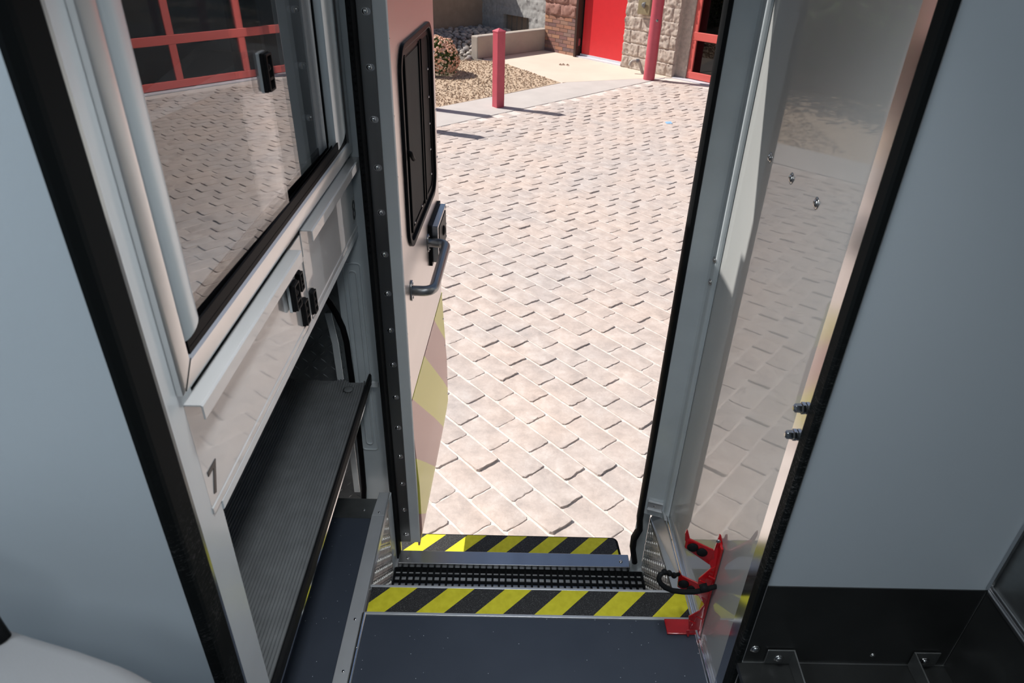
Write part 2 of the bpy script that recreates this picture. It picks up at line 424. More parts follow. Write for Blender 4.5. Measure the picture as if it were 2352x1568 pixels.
# corner grime line cable
# ------------------------------------------------------------------ door gasket (seal) around the opening
def seal_path():
    R = [(1663, 0), (1610, 330), (1556, 660), (1510, 950), (1472, 1193), (1462, 1218), (1449, 1240), (1446, 1262), (1450, 1292)]
    pts = []
    for px, py in R: pts.append(at(px+8, py, y=1.35))
    x0 = sum(p.x for p in pts[:4])/4
    for i in range(5): pts[i].x = x0
    top = [Vector((x0, 1.35, 1.52)), Vector((x0-.03, 1.35, 1.55))]
    return top[::-1] + pts
rp = seal_path()
left = [Vector((-.297, 1.395, 1.52)), Vector((-.27, 1.39, 1.55))]
sp = [Vector((-.296, 1.395, -.265))] + [Vector((-.297, 1.395, z)) for z in (0, .4, .8, 1.2)] + left + rp
se = MB()
def ribbon(mb, pts, w1, dpt):
    pts = [Vector(p) for p in pts]; k = len(mb.v); n = len(pts)
    for i, p in enumerate(pts):
        a = pts[max(0, i-1)]; b = pts[min(n-1, i+1)]; t = (b-a).normalized(); nn = Vector((t.z, 0, -t.x))
        for o, d in ((-w1/2, dpt), (-w1/2, 0), (-w1/4, -.006), (w1/4, -.006), (w1/2, 0), (w1/2, dpt)):
            mb.v.append(p+nn*o+Vector((0, d, 0)))
    for i in range(n-1):
        for j in range(5): mb.f.append((k+i*6+j, k+i*6+j+1, k+(i+1)*6+j+1, k+(i+1)*6+j))
ribbon(se, sp, .0155, .014)
sobj = se.build('trim_2', 'rubber', None, smooth=True, auto=50); struct(sobj)
# little teeth on the hinge side seal
te = MB()
for i in range(46):
    z = 1.33-i*.0125*(1+i*.002)
    te.box(-.2985, -.2955, 1.3855, 1.3895, z-.0015, z+.0015)
te.build('seal_teeth', 'rubber_gloss', sobj)

# ================================================================== step well, threshold and outside step
well = MB()
well.box(-.40, .455, 1.075, 1.40, -.275, -.268)
wf = well.build('floor_step', 'well_alu'); struct(wf)
riser = box('riser_panel', 'steel', wf, -.300, .447, 1.070, 1.074, -.275, -.004)
# side walls of the well in tread plate
lw = tread('tread_side', 'diamond', wf, (-.302, 1.076, -.266), (0, 1, 0), (.0, 0, 1), .27, .262, pitch=.0175, size=.0175, wid=.005, h=.003)
MB().prism([(-.3035, 1.346), (-.3015, 1.346), (-.2985, 1.385), (-.2985, 1.448), (-.3035, 1.448)], 'z', -.27, -.001).build('jamb_flange', 'body_paint', wf)
rw = tread('tread_side', 'diamond', wf, (.4195, 1.374, -.266), (0, -1, 0), (0, 0, 1), .297, .262, pitch=.0175, size=.0175, wid=.005, h=.003, clip=[(0, 0), (.297, 0), (.297, .256), (0, .205)])
sh = MB()
sh.add([(.4200, 1.374, -.062), (.4195, 1.076, -.010), (.4465, 1.076, -.004), (.4465, 1.374, -.004)], [(0, 1, 2, 3)])
sh.add([(.4195, 1.076, -.010), (.4195, 1.374, -.062), (.4195, 1.374, -.066), (.4195, 1.076, -.014)], [(0, 1, 2, 3)])
sho = sh.build('side_sheet', 'floor_alu', wf)
# threshold sill
ts = MB(); ts.box(-.288, .380, 1.345, 1.392, -.250, -.232)
ts.box(-.288, .380, 1.352, 1.356, -.266, -.246)
tso = ts.build('trim_3', 'steel', None, bevel=.004, seg=3); struct(tso)
screw(tso, (-.262, 1.362, -.231), (0, 0, 1), .005); screw(tso, (.355, 1.365, -.231), (0, 0, 1), .005)
# rubber grate mat
gm = thing('grate_mat', 'black rubber grid mat lying in the step well between the two striped strips', 'mat', (.055, 1.20, -.267))
lat = MB(); x0, x1, y0, y1 = -.296, .414, 1.08, 1.346
nx, ny = 38, 12
for i in range(nx+1):
    x = x0+(x1-x0)*i/nx
    lat.box(x-.0027, x+.0027, y0, y1, -.2595, -.252)
for j in range(ny+1):
    y = y0+(y1-y0)*j/ny
    lat.box(x0, x1, y-.0027, y+.0027, -.2605, -.2535) if j % 4 else lat.box(x0, x1, y-.0027, y+.0027, -.2678, -.2535)
lat.build('grid', 'rubber', gm)
# striped nosing strip inside
nz = thing('step_nosing', 'yellow and black striped grit strip along the inside floor edge, above the step well', 'safety strip', (.07, 1.04, 0))
MB().box(-.296, .446, 1.006, 1.0735, -.001, .0025).build('grit_tape', 'haz_floor', nz)
a_ = MB(); a_.box(-.300, .447, .999, 1.006, -.001, .0035); a_.box(-.300, .447, 1.0735, 1.080, -.02, .0035)
a_.build('edge_rail', 'floor_alu', nz, bevel=.001)
# outside bumper step
st = thing('entry_step', 'black edged outside step with yellow and black stripes below the door sill', 'step', (.05, 1.64, -.50))
poly = [(-.36, 1.50), (.415, 1.50), (.415, 1.60), (.411, 1.655)] + [(.39+.021*cos(radians(a)), 1.657+.021*sin(radians(a))) for a in (15, 40, 65, 90)] + [(-.36, 1.680)]
MB().prism(poly, 'z', -.505, -.472).build('step_plate', 'rubber', st, bevel=.004)
p2 = [(-.355, 1.50), (.405, 1.50), (.405, 1.60), (.402, 1.652)] + [(.386+.016*cos(radians(a)), 1.655+.016*sin(radians(a))) for a in (15, 40, 65, 90)] + [(-.355, 1.673)]
MB().prism(p2, 'z', -.4722, -.4695).build('grit_tape', 'haz_step', st)
for xa in (-.32, .30): MB().box(xa, xa+.04, 1.36, 1.498, -.505, -.48).build('support_arm', 'dark_steel', st)

# ================================================================== floor edge rails, right side and left side
r = MB()
for (x, y0_, y1_) in ((.450, -.6, 1.352),):
    r.tube([(.4475, y0_, .004), (.4475, y1_, .004)], .0055, 10); r.box(.4405, .4515, y0_, y1_, -.003, .004); r.box(.4475, .4515, y0_, y1_, 0, .014)
ro = r.build('trim_4', 'bright_alu', None, auto=40); struct(ro)
for y in (1.32, 1.235, 1.10, .93, .80): screw(ro, (.444, y, .0045), (0, 0, 1), .0032)
b = MB(); b.prism([(.3975, 1.3455), (.3965, 1.3405), (.4330, 1.3285), (.4365, 1.3325)], 'z', .006, .036); b.prism([(.3960, 1.3405), (.3945, 1.3360), (.4330, 1.3235), (.4340, 1.3285)], 'z', .006, .009); b.prism([(.3960, 1.3405), (.3950, 1.3375), (.4335, 1.3250), (.4340, 1.3285)], 'z', .0335, .036)
b.box(.436, .446, 1.300, 1.352, .004, .0065); bo = b.build('corner_clip', 'floor_alu', ro, bevel=.0008); screw(ro, (.414, 1.3345, .021), (-.3, -1, 0), .0035); screw(ro, (.441, 1.335, .0065), (0, 0, 1), .003)
l = MB(); l.box(-.336, -.302, .45, 1.30, .0, .0035); l.prism([(-.336, 1.30), (-.302, 1.30), (-.302, 1.385), (-.330, 1.385)], 'z', 0, .0035)
lo = l.build('trim_5', 'floor_alu', None, bevel=.001); struct(lo)
MB().tube([(-.3005, -.6, .003), (-.3005, 1.0, .003)], .0055, 10).box(-.306, -.299, -.6, 1.0, -.003, .0035).build('edge_bead', 'bright_alu', lo, auto=40)
MB().box(-.3035, -.3005, 1.0, 1.385, -.02, .0035).build('edge_bead', 'frame_alu', lo)
for y in (1.31, .985, .86): screw(lo, (-.318, y, .0035), (0, 0, 1), .0035)
screw(lo, (-.3005, .912, .0085), (0, 0, 1), .003)

# ================================================================== LEFT CABINET
cab = thing('storage_cabinet', 'tall grey cabinet left of the door with sliding window, numbered panels and a rubber shelf', 'cabinet', (-.57, .95, 0))
# big end panel facing the camera
box('end_panel', 'laminate', cab, -2.2, -.3395, .505, .520, -.02, ROOF)
# black corner edge
MB().prism([(-.345, .4985), (-.3405, .4985), (-.3335, .503), (-.3325, .508), (-.3325, .538), (-.3345, .542), (-.3400, .542), (-.3400, .505), (-.345, .505)], 'z', .004, ROOF).build('edge_trim', 'black_edge', cab)
MB().prism([(-.3405, .5415), (-.3335, .5405), (-.3330, .5445), (-.3405, .5445)], 'z', .004, ROOF).build('edge_bead', 'bright_alu', cab)
# face frame: post, bottom-of-window rail, far post
ff = MB()
ff.prism([(-.352, .542), (-.3355, .542), (-.3335, .5445), (-.3335, .549), (-.3355, .552), (-.3355, .604), (-.352, .604)], 'z', 0.004, ROOF)
ff.box(-.352, -.3340, .604, 1.448, .729, .743)
ff.box(-.352, -.3355, .604, 1.45, .910, .930)
ff.box(-.352, -.3355, 1.4405, 1.45, .93, ROOF)
ff.build('face_frame', 'pale_paint', cab, bevel=.001)
# interior box of the cabinet
ib = MB()
ib.box(-.80, -.795, .52, 1.45, 0, ROOF); ib.box(-.795, -.352, .5205, .527, 0, ROOF)
ib.box(-.795, -.35, .53, 1.44, .885, .895)
ib.box(-.795, -.35, 1.441, 1.452, .885, ROOF)
ib.build('inner_lining', 'inner_lining', cab)
# back wall rivets and inside shelf seen through the window
isf = MB()
A, B_ = at(335, 262, x=-.50), at(720, 45, x=-.50)
isf.add([A+Vector((0, 0, 0)), B_, B_+Vector((0, 0, -.07)), A+Vector((0, 0, -.012)), A+Vector((-.03, 0, .004)), B_+Vector((-.20, 0, .004)), B_+Vector((-.20, 0, -.07)), A+Vector((-.03, 0, -.012))],
        [(0, 1, 2, 3), (4, 7, 6, 5), (0, 4, 5, 1), (3, 2, 6, 7), (0, 3, 7, 4), (1, 5, 6, 2)])
isf.build('inner_divider', 'pale_paint', cab)
p = at(663, 40, x=-.6); MB().dome(p, (1, -.5, 0), .016, .008).tube([p+Vector((.004, -.002, 0)), p+Vector((.012, -.006, 0))], .009, 12).build('vent_plug', 'chrome', cab, smooth=True)
# window frame: mitred extrusion
wf_ = MB()
prof = [(0, 0), (.0, .006), (.004, .0085), (.026, .0085), (.030, .005), (.030, 0)]   # (inset from outer edge, height off the face)
def frame_bar(mb, path, inward, prof, xface):
    """path of (y,z) corners, inward normals averaged; mitred"""
    k = len(mb.v); n = len(prof)
    for (yz, nv) in zip(path, inward):
        for a, h in prof: mb.v.append(Vector((xface+h, yz[0]+nv[0]*a, yz[1]+nv[1]*a)))
    for i in range(len(path)-1):
        for j in range(n-1): mb.f.append((k+i*n+j, k+i*n+j+1, k+(i+1)*n+j+1, k+(i+1)*n+j))
frame_bar(wf_, [(.573, ROOF-.01), (.573, .921), (1.440, .921), (1.440, ROOF-.01)], [(1, -1), (1, 1), (-1, 1), (-1, -1)], prof, XL)
wfo = wf_.build('window_frame', 'frame_alu', cab, auto=35)
MB().tube([(-.3263, .577, .925), (-.3263, .602, .950)], .0006, 6).build('mitre_line', 'rubber', wfo)
# black sliding track along the bottom
tk = MB(); tk.box(-.352, -.329, .608, 1.405, .950, .958); tk.box(-.332, -.329, .608, 1.405, .958, .972); tk.box(-.341, -.339, .608, 1.405, .958, .968); tk.box(-.352, -.349, .608, 1.405, .958, .980)
tk.build('track', 'rubber_gloss', cab, bevel=.0008)
# rounded silver side extrusions
def stile(y0, y1, z0, name='stile'):
    mb = MB(); n = 10; pr = []
    for i in range(n+1):
        a = pi*i/n; pr.append((-.337+.0125*sin(a)**.7, (y0+y1)/2-(y1-y0)/2*cos(a)))
    pr = [(-.346, y0)]+pr+[(-.346, y1)]
    k = len(pr); vs = [(x, y, z0+ (y-y0)*.35) for x, y in pr]+[(x, y, ROOF-.01) for x, y in pr]
    mb.add(vs, [tuple(range(k)), tuple(range(2*k-1, k-1, -1))]+[(i, i+k, (i+1) % k+k, (i+1) % k) for i in range(k)])
    return mb.build(name, 'pale_alu', cab, auto=40)
M['pale_alu'] = simple('pale_blue_grey_aluminium', (.66, .72, .75), .30, .45, var=.02, stretch=(1, 1, .05))
stile(.605, .646, .966); stile(1.325, 1.412, .955)
MB().prism([(-.352, 1.262), (-.3485, 1.264), (-.3475, 1.275), (-.3475, 1.300), (-.3495, 1.304), (-.3475, 1.308), (-.3475, 1.318), (-.352, 1.322)], 'z', .965, ROOF-.01).build('rear_stile', 'pale_paint', cab, bevel=.001)
MB().box(-.352, -.345, 1.320, 1.3245, .972, ROOF-.01).build('stile_guide', 'rubber_gloss', cab)
# the two acrylic panes
def pane(y0, y1, x, rot, nm='glass_pane'):
    T = Matrix.Translation((x, (y0+y1)/2, 1.15)) @ Matrix.Rotation(rot, 4, 'Z') @ Matrix.Rotation(radians(-.32), 4, 'Y') @ Matrix.Translation((0, 0, -1.15))
    mb = MB(); hw = (y1-y0)/2
    vs = [T @ Vector((0, a, z)) for a, z in ((-hw, .962), (hw, .962), (hw, ROOF-.02), (-hw, ROOF-.02))]
    mb.add(vs, [(0, 1, 2, 3)])
    o = mb.build(nm, 'acrylic', cab); sol = o.modifiers.new('solid', 'SOLIDIFY'); sol.thickness = .004; sol.offset = -1; sol.use_rim = True
    return o
GR = radians(-.75)
pn = pane(.64, 1.000, -.334, GR); pf = pane(.915, 1.268, -.3435, GR)
def pull(parent, y, z, x, w=.022, h=.042, name='finger_pull'):
    mb = MB()
    mb.prism(rrect(y-w/2, y+w/2, z-h/2, z+h/2, .002, 3), 'x', x, x+.005)
    ring(mb, rrect(y-w/2+.001, y+w/2-.001, z-h/2+.001, z+h/2-.001, .002, 3), rrect(y-w/2+.004, y+w/2-.004, z-h/2+.004, z+h/2-.004, .002, 3), 'x', x+.005, x+.009)
    mb.dome((x+.005, y, z+h*.12), (1, 0, 0), w*.22, .004, 10, 3); mb.box(x+.005, x+.009, y-w*.3, y+w*.3, z-h*.2, z-h*.12)
    o = mb.build(name, 'plastic', parent, bevel=.0006)
    MB().prism(rrect(y-w/2-.001, y+w/2, z-h/2-.001, z+h/2+.001, .002, 3), 'x', x-.004, x).build('backing_plate', 'pale_paint', o)
    return o
pull(pn, .985, 1.163, -.3325, .026, .05)
# the two numbered lift panels with hooked upper lips
def lift(name, y0, y1, zt, zb, xf, lipd, yl0, yl1, label):
    th = .0022
    # folded sheet: flat face, hooked lip along the top, hemmed lower edge
    mb = MB()
    mb.prism([(xf, zb), (xf, zt-.002), (xf+th, zt-.002), (xf+th, zb+.010), (xf+th+.0015, zb+.009), (xf+th+.0015, zb)], 'y', y0, y1)
    mb.prism([(xf, zt-.004), (xf, zt-.001), (xf+.001, zt), (xf+lipd-.002, zt), (xf+lipd, zt-.002), (xf+lipd, zt-.019), (xf+lipd-th, zt-.019), (xf+lipd-th, zt-th-.001), (xf+lipd-th-.001, zt-th), (xf+th, zt-th), (xf+th, zt-.004)], 'y', yl0, yl1)
    o = mb.build(name, 'panel_gloss', cab, bevel=.0005)
    o['label'] = label
    return o
l8 = lift('lift_panel', 1.0455, 1.449, .909, .745, -.3375, .0225, 1.0455, 1.449, 'far sliding panel marked 8')
l7 = lift('lift_panel', .580, 1.0395, .905, .745, -.3375, .0225, .580, .977, 'near sliding panel marked 7')
MB().box(-.352, -.3375, .586, 1.424, .905, .9105).build('panel_track', 'rubber', cab)
MB().box(-.3355, -.3335, 1.0365, 1.0395, .75, .865).build('edge_channel', 'frame_alu', l7)
def pat(px, py, xp): p = at(px, py, x=xp+.008); return p.y, p.z
pull(l7, *pat(685, 679, -.329), -.329, .026, .046); pull(l7, *pat(694, 646, -.3355), -.3355, .018, .034)
pull(l8, *pat(725, 692, -.3355), -.3355, .020, .044); pull(l7, *pat(707, 716, -.3355), -.3355, .022, .046)
text('7', .052, 'digit', l7, at(497, 1126, x=-.3352)+Vector((.0004, -.011, 0)), 'numeral')
q = at(814, 505, x=-.3353)
MB().box(-.3354, -.3350, q.y-.014, q.y+.027, q.z-.006, q.z+.052).build('number_sticker', 'sticker', l8)
text('8', .060, 'digit', l8, Vector((-.3349, q.y-.012, q.z+.002)), 'numeral', sx=.95)
# lower opening: rail under the panels
lr = MB(); lr.box(-.3525, -.3365, .604, .6045, .345, .745)
# shelf with ribbed rubber mat
shf = MB(); shf.box(-.60, -.349, .606, 1.42, .322, .334)
sho_ = shf.build('shelf', 'dark_steel', cab)
rb = MB(); xs = []
x = -.346; pts = []
npit = 34; wd = .205; pz = wd/npit
prf = []
for i in range(npit):
    xx = -.346 - i*pz
    prf += [(xx, .3385), (xx-pz*.18, .3415), (xx-pz*.55, .3415), (xx-pz*.72, .3385)]
xe = -.346-wd
for i in range(18):
    zz = .3385+i*pz
    prf += [(xe-.0, zz), (xe+.003, zz+pz*.18), (xe+.003, zz+pz*.55), (xe, zz+pz*.72)]
prf = prf+[(xe-.004, .3385+18*pz), (xe-.004, .3345), (-.346, .3345)]
ys = [.606+(1.418-.606)*i/24 for i in range(25)]
k = len(prf); vs = []; fs = []
for j, y in enumerate(ys):
    up = max(0, (y-1.37)/.05)
    for i, (px_, pz_) in enumerate(prf):
        wv = up**2*.010*(.6+.4*sin(px_*70))*(1 if pz_ > .337 else 1)
        vs.append((px_, y + (up**3)*.012*sin(px_*90), pz_+wv))
for j in range(len(ys)-1):
    for i in range(k): fs.append((j*k+i, j*k+(i+1) % k, (j+1)*k+(i+1) % k, (j+1)*k+i))
fs += [tuple(range(k)), tuple(range(len(vs)-1, len(vs)-k-1, -1))]
rb.add(vs, fs); rbo = rb.build('rubber_mat', 'mat_rubber', sho_)
MB().dome(at(800, 893, z=.345)+Vector((0, 0, -.001)), (0, 0, 1), .013, .002, 20, 2).build('plug', 'mat_rubber', rbo, smooth=True)
MB().prism([(-.3485, .322), (-.3345, .322), (-.3345, .328), (-.3485, .328)], 'y', .606, 1.440).build('shelf_lip', 'bright_alu', sho_)
MB().prism([(-.3475, .328), (-.3345, .328), (-.3335, .352), (-.3365, .357), (-.3400, .3555), (-.3475, .336)], 'y', .606, 1.442).build('shelf_bumper', 'rubber', sho_, bevel=.001)
MB().box(-.334, -.318, 1.436, 1.444, .318, .332).build('shelf_pin', 'pale_paint', sho_)
# back wall and floor of the lower compartment
MB().box(-.80, -.336, .45, 1.29, -.02, .001).build('compartment_floor', 'vinyl', cab)
kp = MB().box(-.50, -.328, 1.290, 1.360, -.02, .0025).build('kick_plate', 'dark_steel', cab); screw(kp, at(836, 1171, z=.0025), (0, 0, 1), .004)
# external compartment seen beyond: tread plate, pale strip, black bulb seal
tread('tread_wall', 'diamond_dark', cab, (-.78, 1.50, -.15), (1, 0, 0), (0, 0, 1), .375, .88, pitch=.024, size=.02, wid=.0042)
sealp = [at(px, py, y=1.447) for px, py in ((740, 672), (757, 695), (773, 722), (787, 752), (796, 785), (802, 830), (812, 900), (823, 980), (830, 1050), (836, 1120), (836, 1150), (820, 1162))]
MB().tube([Vector((-.60, 1.447, .60))]+sealp+[Vector((-.6, 1.447, -.09))], .0075, 10).build('bulb_seal', 'rubber_gloss', cab, smooth=True)
pp = [at(px, py, y=1.47) for px, py in ((755, 720), (772, 790), (785, 880), (806, 1000), (822, 1130))]
wsx = MB(); k = 0
for i, p_ in enumerate(pp):
    wsx.v += [p_+Vector((-.010, 0, 0)), p_+Vector((.006, 0, 0)), p_+Vector((.006, .004, 0)), p_+Vector((-.010, .004, 0))]
for i in range(len(pp)-1):
    for j in range(4): wsx.f.append((i*4+j, i*4+(j+1) % 4, (i+1)*4+(j+1) % 4, (i+1)*4+j))
wsx.build('seal_flange', 'pale_paint', cab)
for px, py in ((766, 762), (779, 843), (812, 1066)): screw(cab, at(px, py, y=1.497), (0, -1, 0), .006, name='bolt')

# ================================================================== RIGHT CABINET
rc = thing('seat_cabinet', 'grey cabinet right of the door with glossy side panel and dark open well', 'cabinet', (.65, 1.05, 0))
# glossy side panel facing the aisle
box('side_panel', 'side_gloss', rc, XR, XR+.014, .835, 1.385, .0, ROOF)
MB().prism([(.4505, .808), (.4505, .838), (.4665, .838), (.4665, .808)], 'z', 0, ROOF).build('trim_strip', 'bright_alu', rc)
MB().prism([(.4485, .7855), (.4485, .804), (.4500, .8085), (.460, .8085), (.460, .7825), (.4520, .7825)], 'z', .016, ROOF).build('edge_trim', 'black_edge', rc)
MB().box(.460, .4620, .7835, .7860, .016, ROOF).build('edge_bead', 'frame_alu', rc)
box('front_panel', 'laminate', rc, .4625, .852, .786, .800, .386, ROOF)
box('well_back', 'dark_lam', rc, .4625, .852, .784, .800, .0, .386)
MB().box(.452, .852, -.3, .784, .160, .173).build('well_floor', 'dark_lam', rc)
MB().box(.46, .852, .7815, .784, .1735, .1755).build('floor_seam', 'dark_steel', rc)
MB().box(.842, .852, -.3, .784, .173, .384).build('well_side', 'dark_lam', rc)
MB().box(.846, .852, -.3, .784, .392, ROOF).build('side_sheet', 'dark_steel', rc)
MB().box(.838, .8465, -.3, .780, .384, .392).box(.842, .8465, -.3, .780, .392, .402).build('angle_rail', 'steel', rc, bevel=.0015)
MB().box(.838, .8425, .779, .7845, .392, ROOF).build('corner_bead', 'steel', rc)
MB().tube([(.8405, .7835, .176), (.8405, .7835, .385)], .0008, 6).build('corner_seam', 'steel', rc)
for px, py in ((1769, 362), (1818, 410), (1875, 467)):
    p = at(px, py, x=XR); screw(rc, p, (-1, 0, 0), .0062, washer=True)
for px, py in ((1849, 937), (1829, 998)):
    p = at(px, py, x=XR-.002)
    MB().tube([p, p+Vector((-.006, 0, 0)), p+Vector((-.0065, 0, 0)), p+Vector((-.015, 0, 0)), p+Vector((-.018, 0, 0))], [.0095, .0095, .0075, .0070, .0035], 6).build('cap_nut', 'chrome', rc, bevel=.0006)
for px, py, rr in ((1735, 1491, .0065), (2005, 1505, .0035)):
    p = at(px, py, y=.783); screw(rc, (p.x, .7835, p.z), (0, -1, 0), rr, washer=True)
for x0_, x1_, lg, sd in ((.500, .549, .549, 1), (.773, .821, .773, -1)):
    br = thing('angle_bracket', 'bare metal angle bracket bolted in the dark well, ' + ('near the black corner trim' if sd > 0 else 'near the far right corner'), 'bracket', ((x0_+x1_)/2, .77, .176), 'brackets bolted in the dark well')
    pb = MB().box(x0_, x1_, .7795, .7825, .178, .216).build('tab', 'dark_steel', br, bevel=.0008)
    lgm = MB(); xx = lg
    lgm.prism([(.782, .178), (.782, .216), (.60, .190), (.60, .1742), (.775, .1742)], 'x', xx-.0013, xx+.0013)
    lgm.build('leg', 'dark_steel', br)
    screw(pb, ((x0_+x1_)/2, .7793, .192), (0, -1, 0), .0065, name='bolt', washer=True, mat='chrome')
# base below the well and the rest of the front
MB().box(.466, .80, .40, .78, 0.0, .16).build('plinth', 'dark_lam', rc)

# ================================================================== red cylinder bracket
rbk = thing('cylinder_bracket', 'red enamelled metal cylinder bracket with black pads and rubber strap beside the aisle floor', 'bracket', (.43, .975, 0))
def plate(name, pts, mat, th=.004, y=.975, parent=rbk, dy=0.0, bevel=.001):
    vs = []
    for p in pts:
        px, py = p[:2]; yy = p[2] if len(p) > 2 else y
        vs.append(at(px, py, y=yy))
    n = len(vs); mb = MB()
    mb.add(vs+[v+Vector((0, th, 0)) for v in vs], [tuple(range(n)), tuple(range(2*n-1, n-1, -1))]+[(i, i+n, (i+1) % n+n, (i+1) % n) for i in range(n)])
    return mb.build(name, mat, parent, bevel=bevel)
bp_ = MB().box(.4455, .4505, .955, .985, .012, .285).build('back_plate', 'red_enamel', rbk, bevel=.001)
plate('upper_jaw', [(1573, 1258, .985), (1576, 1240, .985), (1583, 1237, .984), (1640, 1264, .965), (1643, 1292, .965), (1634, 1300, .966)], 'red_enamel')
plate('upper_ear', [(1574, 1243, .985), (1574, 1226, .985), (1578, 1216, .985), (1581, 1220, .985), (1586, 1240, .984)], 'red_enamel')
plate('top_web', [(1639, 1270, .965), (1653, 1228, .975), (1657, 1230, .975), (1663, 1262, .965), (1651, 1300, .96), (1637, 1312, .96), (1629, 1294, .965)], 'red_enamel')
plate('middle_web', [(1605, 1330, .963), (1634, 1306, .96), (1650, 1298, .96), (1640, 1345, .957), (1629, 1375, .957), (1620, 1392, .957), (1601, 1364, .96)], 'red_enamel')
plate('lower_jaw', [(1556, 1348, .985), (1560, 1309, .985), (1567, 1323, .985), (1606, 1341, .965), (1604, 1368, .965), (1590, 1366, .967)], 'red_enamel')
plate('lower_web', [(1611, 1372, .957), (1626, 1376, .957), (1623, 1396, .955), (1612, 1446, .955), (1590, 1448, .957), (1582, 1446, .96), (1582, 1417, .96), (1606, 1404, .957), (1618, 1390, .957)], 'red_enamel')
MB().box(.379, .446, .962, 1.000, .0015, .0055).build('foot', 'red_enamel', rbk, bevel=.001)
plate('foot_tab', [(1576, 1447, .955), (1584, 1447, .955), (1583, 1462, .955), (1578, 1462, .955)], 'red_enamel', y=.955)
for px, py, yy in ((1591, 1257, .977), (1613, 1268, .972), (1570, 1341, .978), (1590, 1353, .972)):
    p = at(px, py, y=yy); MB().dome(p, (-.15, -1, .1), .0115, .004, 20, 3).build('pad', 'rubber', rbk, smooth=True)
p = at(1650, 1243, y=.966); MB().dome(p, (-.2, -1, .1), .0045, .002).build('slot_screw', 'steel', rbk, smooth=True)
for px, py in ((1614, 1335), (1635, 1325), (1590, 1427), (1606, 1418)):
    p = at(px, py, y=.953); MB().tube([p+Vector((-.006, 0, .003)), p+Vector((.006, -.002, -.003))], .0016, 6).build('rivet', 'red_enamel', rbk)
sp_ = [(1560, 1318, .975), (1548, 1321, .968), (1537, 1316, .96), (1526, 1313, .955), (1516, 1319, .95), (1513, 1329, .945), (1517, 1339, .94), (1528, 1349, .935), (1545, 1356, .935), (1570, 1359, .935), (1595, 1359, .935), (1615, 1355, .94), (1635, 1349, .945), (1655, 1344, .95)]
pts = [at(a, b_, y=c) for a, b_, c in sp_]
st_ = MB(); st_.tube(pts, [.004]*4+[.0055]*9+[.0045], 10)
for i in (1, 2, 3): st_.dome(pts[i], (0, 0, 1), .0065, .0065, 12, 4).dome(pts[i], (0, 0, -1), .0065, .0065, 12, 4)
st_.dome(pts[-1], (1, -1, 0), .008, .008, 12, 4).dome(pts[-1], (-1, 1, 0), .008, .008, 12, 4)
st_.tube([at(1608, 1352, y=.94), at(1626, 1348, y=.94)], .009, 10)
st_.build('rubber_strap', 'rubber', rbk, smooth=True)

# ================================================================== THE OPEN DOOR
LT = Matrix.Translation((-.241, 1.452, 0)) @ Matrix.Rotation(radians(-2.2), 4, 'Z')
LI = LT.inverted()
door = sempty('door_1', (-.241, 1.452, -.33), 'open ambulance side door standing out over the pavers')
door['category'] = 'door'
def onleaf(px, py, off=0.0):
    o = LI @ CAM; d = (LI.to_3x3() @ (at(px, py, y=5)-CAM)); t = (off-o.x)/d.x
    return o+d*t
def lbuild(mb, *a, **k):
    mb.v = [LT @ v for v in mb.v]; return mb.build(*a, **k)
DW, DB, DTOP = .648, -.285, 1.535
outl = [(0, DB+.02), (0, DTOP), (DW, DTOP), (DW, .0), (DW, -.20), (DW-.016, DB+.03), (DW-.045, DB), (.02, DB)]
leaf = MB(); leaf.prism([(a, b_) for a, b_ in outl], 'x', -.046, -.004)
# window hole is shown by a dark recessed window body; leaf core stays a solid panel
core = lbuild(leaf, 'leaf', 'body_paint', door, bevel=.004)
WY0, WY1, WZ0, WZ1 = .100, .562, .650, 1.106
# inner skin as a frame with a window hole
def skin_with_hole(mb, x0, x1, oy0, oy1, oz0, oz1, hole):
    n = len(hole); cyy = (WY0+WY1)/2; czz = (WZ0+WZ1)/2
    out = []
    for (y, z) in hole:
        dy, dz = y-cyy, z-czz; t = 1e9
        if dy > 1e-6: t = min(t, (oy1-cyy)/dy)
        if dy < -1e-6: t = min(t, (oy0-cyy)/dy)
        if dz > 1e-6: t = min(t, (oz1-czz)/dz)
        if dz < -1e-6: t = min(t, (oz0-czz)/dz)
        out.append((cyy+dy*t, czz+dz*t))
    ring(mb, out, hole, 'x', x0, x1)
hole = rrect(WY0, WY1, WZ0, WZ1, .05, 10)
# add exact corners to keep the skin rectangular
sk = MB()
def densify(pts, m=6):
    o = []
    for i in range(len(pts)):
        a, b_ = pts[i], pts[(i+1) % len(pts)]
        L_ = math.hypot(a[0]-b_[0], a[1]-b_[1]); k_ = max(1, int(L_/.01))
        for j in range(k_): o.append((a[0]+(b_[0]-a[0])*j/k_, a[1]+(b_[1]-a[1])*j/k_))
    return o
hd = densify(hole)
skin_with_hole(sk, -.004, -.0005, .004, DW-.002, .252, DTOP-.003, hd)
lbuild(sk, 'inner_skin', 'door_alu', door)
ck = MB(); nzc = 22
for i_ in range(nzc+1):
    z = DB+.004+(.248-DB-.004)*i_/nzc
    bl = .0005+.0105*max(0, min(1, (.22-z)/.26))*max(0, min(1, (z-DB)/.07))
    uw = DW if z > -.20 else DW-.05*((-.20-z)/(.085))**1.5
    ck.v += [Vector((-.004, .003, z)), Vector((bl, .003, z)), Vector((bl, uw, z)), Vector((-.004, uw, z))]
for i_ in range(nzc):
    for j_ in range(4): ck.f.append((i_*4+j_, i_*4+(j_+1) % 4, i_*4+4+(j_+1) % 4, i_*4+4+j_))
ck.f += [(0, 1, 2, 3), (nzc*4+3, nzc*4+2, nzc*4+1, nzc*4)]
lbuild(ck, 'reflective_panel', 'chevron', door, auto=30)
